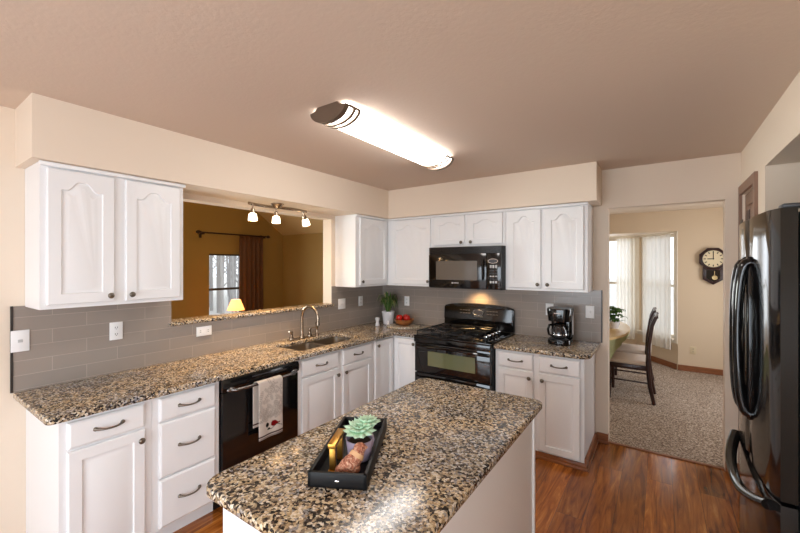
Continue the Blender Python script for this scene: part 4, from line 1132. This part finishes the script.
b = B(); box(b, CX-0.005, CX+0.005, 3.2335, 3.2345, CZ-0.01, CZ+0.095); box(b, CX-0.068, CX+0.01, 3.2335, 3.2345, CZ-0.006, CZ+0.006); build('hands', b, M['blackm'], dl)
b = B(); box(b, CX+0.012, CX+0.018, 3.243, 3.2465, CZ-0.28, CZ-0.175); lathe(b, [(0, 0), (0.034, 0), (0.030, 0.006), (0, 0.008)], 20, T(CX+0.017, 3.2465, CZ-0.275) @ R(PI/2, 'X')); build('pendulum', b, M['brass'], t)
# dining table
TX, TY = 2.0, 1.95; TAx, TBy = 0.60, 1.15
t = thing('dining_table', 'oval tan dining table with a pale green cloth drop', 'table', (TX, TY, 0.004))
ell = lambda a, k=1.0: (TX+TAx*k*math.cos(a), TY+TBy*k*math.sin(a))
b = B(); prism(b, [ell(2*PI*k/64) for k in range(64)], 0.722, 0.75, 0.008); build('tabletop', b, M['tabletop'], t)
b = B(); lathe(b, [(0.30, 0.0045), (0.30, 0.03), (0.09, 0.08), (0.07, 0.25), (0.10, 0.45), (0.08, 0.62), (0.16, 0.70), (0.16, 0.7215)], 28, T(TX, TY, 0)); build('pedestal', b, M['wooddk'], t)
b = B(); tt = bmesh.new(); g = []; nA = 160
for j in range(9):
    s = j/8; row = []
    for k in range(nA):
        a = 2*PI*k/nA
        dd = math.atan2(math.sin(a+0.90), math.cos(a+0.90))
        dep = 0.07+0.22*math.exp(-(dd/0.36)**2)
        e = 0.985-0.03*s+0.010*math.sin(a*26)*s
        x, y = ell(a, e); row.append(tt.verts.new((x, y, 0.7205-dep*s)))
    g.append(row)
for j in range(8):
    for k in range(nA): tt.faces.new((g[j][k], g[j][(k+1) % nA], g[j+1][(k+1) % nA], g[j+1][k]))
bmesh.ops.solidify(tt, geom=tt.faces[:], thickness=0.003); merge(b, tt); build('cloth_drop', b, M['sage'], t, 60)
# potted plant on table
t = thing('potted_plant', 'leafy green plant on the dining table by the window', 'plant', (2.40, 2.0, 0.7503))
b = B(); lathe(b, [(0, 0.7503), (0.06, 0.7503), (0.085, 0.83), (0.085, 0.845), (0.075, 0.845), (0.07, 0.82), (0, 0.82)], 22, T(2.40, 2.0, 0)); build('pot', b, M['ceramic'], t)
b = B(); rn = random.Random(21)
for k in range(70):
    a = rn.random()*2*PI; z = 0.82+rn.random()*0.2; r = rn.random()*0.10
    blade(b, (2.40+r*math.cos(a), 2.0+r*math.sin(a), z), a, 0.06+rn.random()*0.07, 0.06, 0.04, 0.05, n=5)
for k in range(9):
    a = k*0.7; tube(b, [(2.40, 2.0, 0.815), (2.40+0.06*math.cos(a), 2.0+0.06*math.sin(a), 0.98)], 0.003, 5)
build('foliage', b, M['leaf'], t, 60)
# chair, facing -x
def dining_chair(label, loc):
    t = thing('dining_chair', label, 'chair', loc, 0, local=True)
    hw = 0.225
    for s in (-1, 1):
        b = B(); tube(b, [(0.245, s*hw, 0.0), (0.205, s*hw, 0.20), (0.185, s*hw, 0.45), (0.195, s*hw, 0.68), (0.225, s*hw, 0.90), (0.262, s*hw, 1.0), (0.285, s*hw, 1.005)],
                    [0.020, 0.022, 0.024, 0.021, 0.020, 0.018, 0.014], 10); build('rear_post', b, M['wooddk'], t, 60)
        b = B(); tube(b, [(-0.205, s*hw, 0.0), (-0.20, s*hw, 0.42)], [0.017, 0.022], 10); build('leg', b, M['wooddk'], t, 60)
    b = B()
    for s in (-1, 1): box(b, -0.20, 0.19, s*hw-0.011, s*hw+0.011, 0.375, 0.43, 0.004)
    box(b, -0.212, -0.19, -hw, hw, 0.375, 0.43, 0.004); box(b, 0.175, 0.197, -hw, hw, 0.375, 0.43, 0.004); build('apron', b, M['wooddk'], t)
    for s in (-1, 1):
        b = B(); tube(b, [(-0.20, s*hw, 0.235), (0.20, s*hw, 0.235)], 0.010, 8); build('stretcher', b, M['wooddk'], t, 60)
    b = B(); box(b, -0.225, 0.195, -hw-0.012, hw+0.012, 0.43, 0.475, 0.016, 3); build('seat', b, M['upholst'], t)
    b = B(); tt = bmesh.new(); g = []
    prf = [(0.197, 0.56), (0.20, 0.70), (0.222, 0.88), (0.252, 0.965)]
    for (x, z) in prf: g.append([tt.verts.new((x-0.012+d, y, z)) for d in (0, 0.028) for y in (-hw+0.018, hw-0.018)])
    for A, D in zip(g, g[1:]):
        for q in ((0, 1), (1, 3), (3, 2), (2, 0)): tt.faces.new((A[q[0]], A[q[1]], D[q[1]], D[q[0]]))
    tt.faces.new([g[0][i] for i in (0, 1, 3, 2)]); tt.faces.new([g[-1][i] for i in (0, 1, 3, 2)])
    merge(b, tt); build('backrest', b, M['upholst'], t)
    b = B(); tube(b, [(0.262, -hw, 0.992), (0.268, 0, 1.004), (0.262, hw, 0.992)], 0.018, 8); build('top_rail', b, M['wooddk'], t, 60)
dining_chair('dark wood dining chair with a pale cushion, the nearer one at the table', (2.625, 1.57, 0.0045))
dining_chair('dark wood dining chair with a pale cushion, behind the nearer one at the table', (2.60, 2.22, 0.0045))
# sheer curtains in the bay
def sheer(label, P0, P1, nrm, seed, z0=0.30, waves=6):
    b = curtain_mesh(P0, P1, z0, 2.077, 0.016, waves, nrm, 0.0, 110, seed=seed)
    return tag(build('sheer_curtain', b, M['sheer'], smooth=60), label, 'curtain')
p0 = A_+ux*0.04-nx*0.085; p1 = A_+ux*0.64-nx*0.085
sheer('white sheer curtain on the angled bay window near the clock', p0, p1, (nx.x, nx.y), 2)
sheer('white sheer curtain gathered at the right of the middle bay window', (2.28, 3.93, 0), (2.56, 3.93, 0), (0, 1), 4, waves=5)
def rod(label, P0, P1):
    t = thing('curtain_rod', label, 'curtain rod', (Vector(P0)+Vector(P1))/2)
    b = B(); tube(b, [P0, P1], 0.007, 8); build('rod', b, M['winframe'], t)
    return t
q0 = A_+ux*0.05-nx*0.085; q1 = A_+ux*0.86-nx*0.085
r1_ = rod('thin white rod over the angled bay window', (q0.x, q0.y, 2.085), (q1.x, q1.y, 2.085))
for u in (0.06, 0.85):
    b = B(); box(b, u-0.006, u+0.006, -0.09, 0.0, 2.088, 2.100, F=FA); build('bracket', b, M['winframe'], r1_)
r2_ = rod('thin white rod over the middle bay window', (1.80, 3.93, 2.085), (2.58, 3.93, 2.085))
for u in (1.81, 2.53):
    b = B(); box(b, u-0.006, u+0.006, 3.925, 4.02, 2.088, 2.100); build('bracket', b, M['winframe'], r2_)
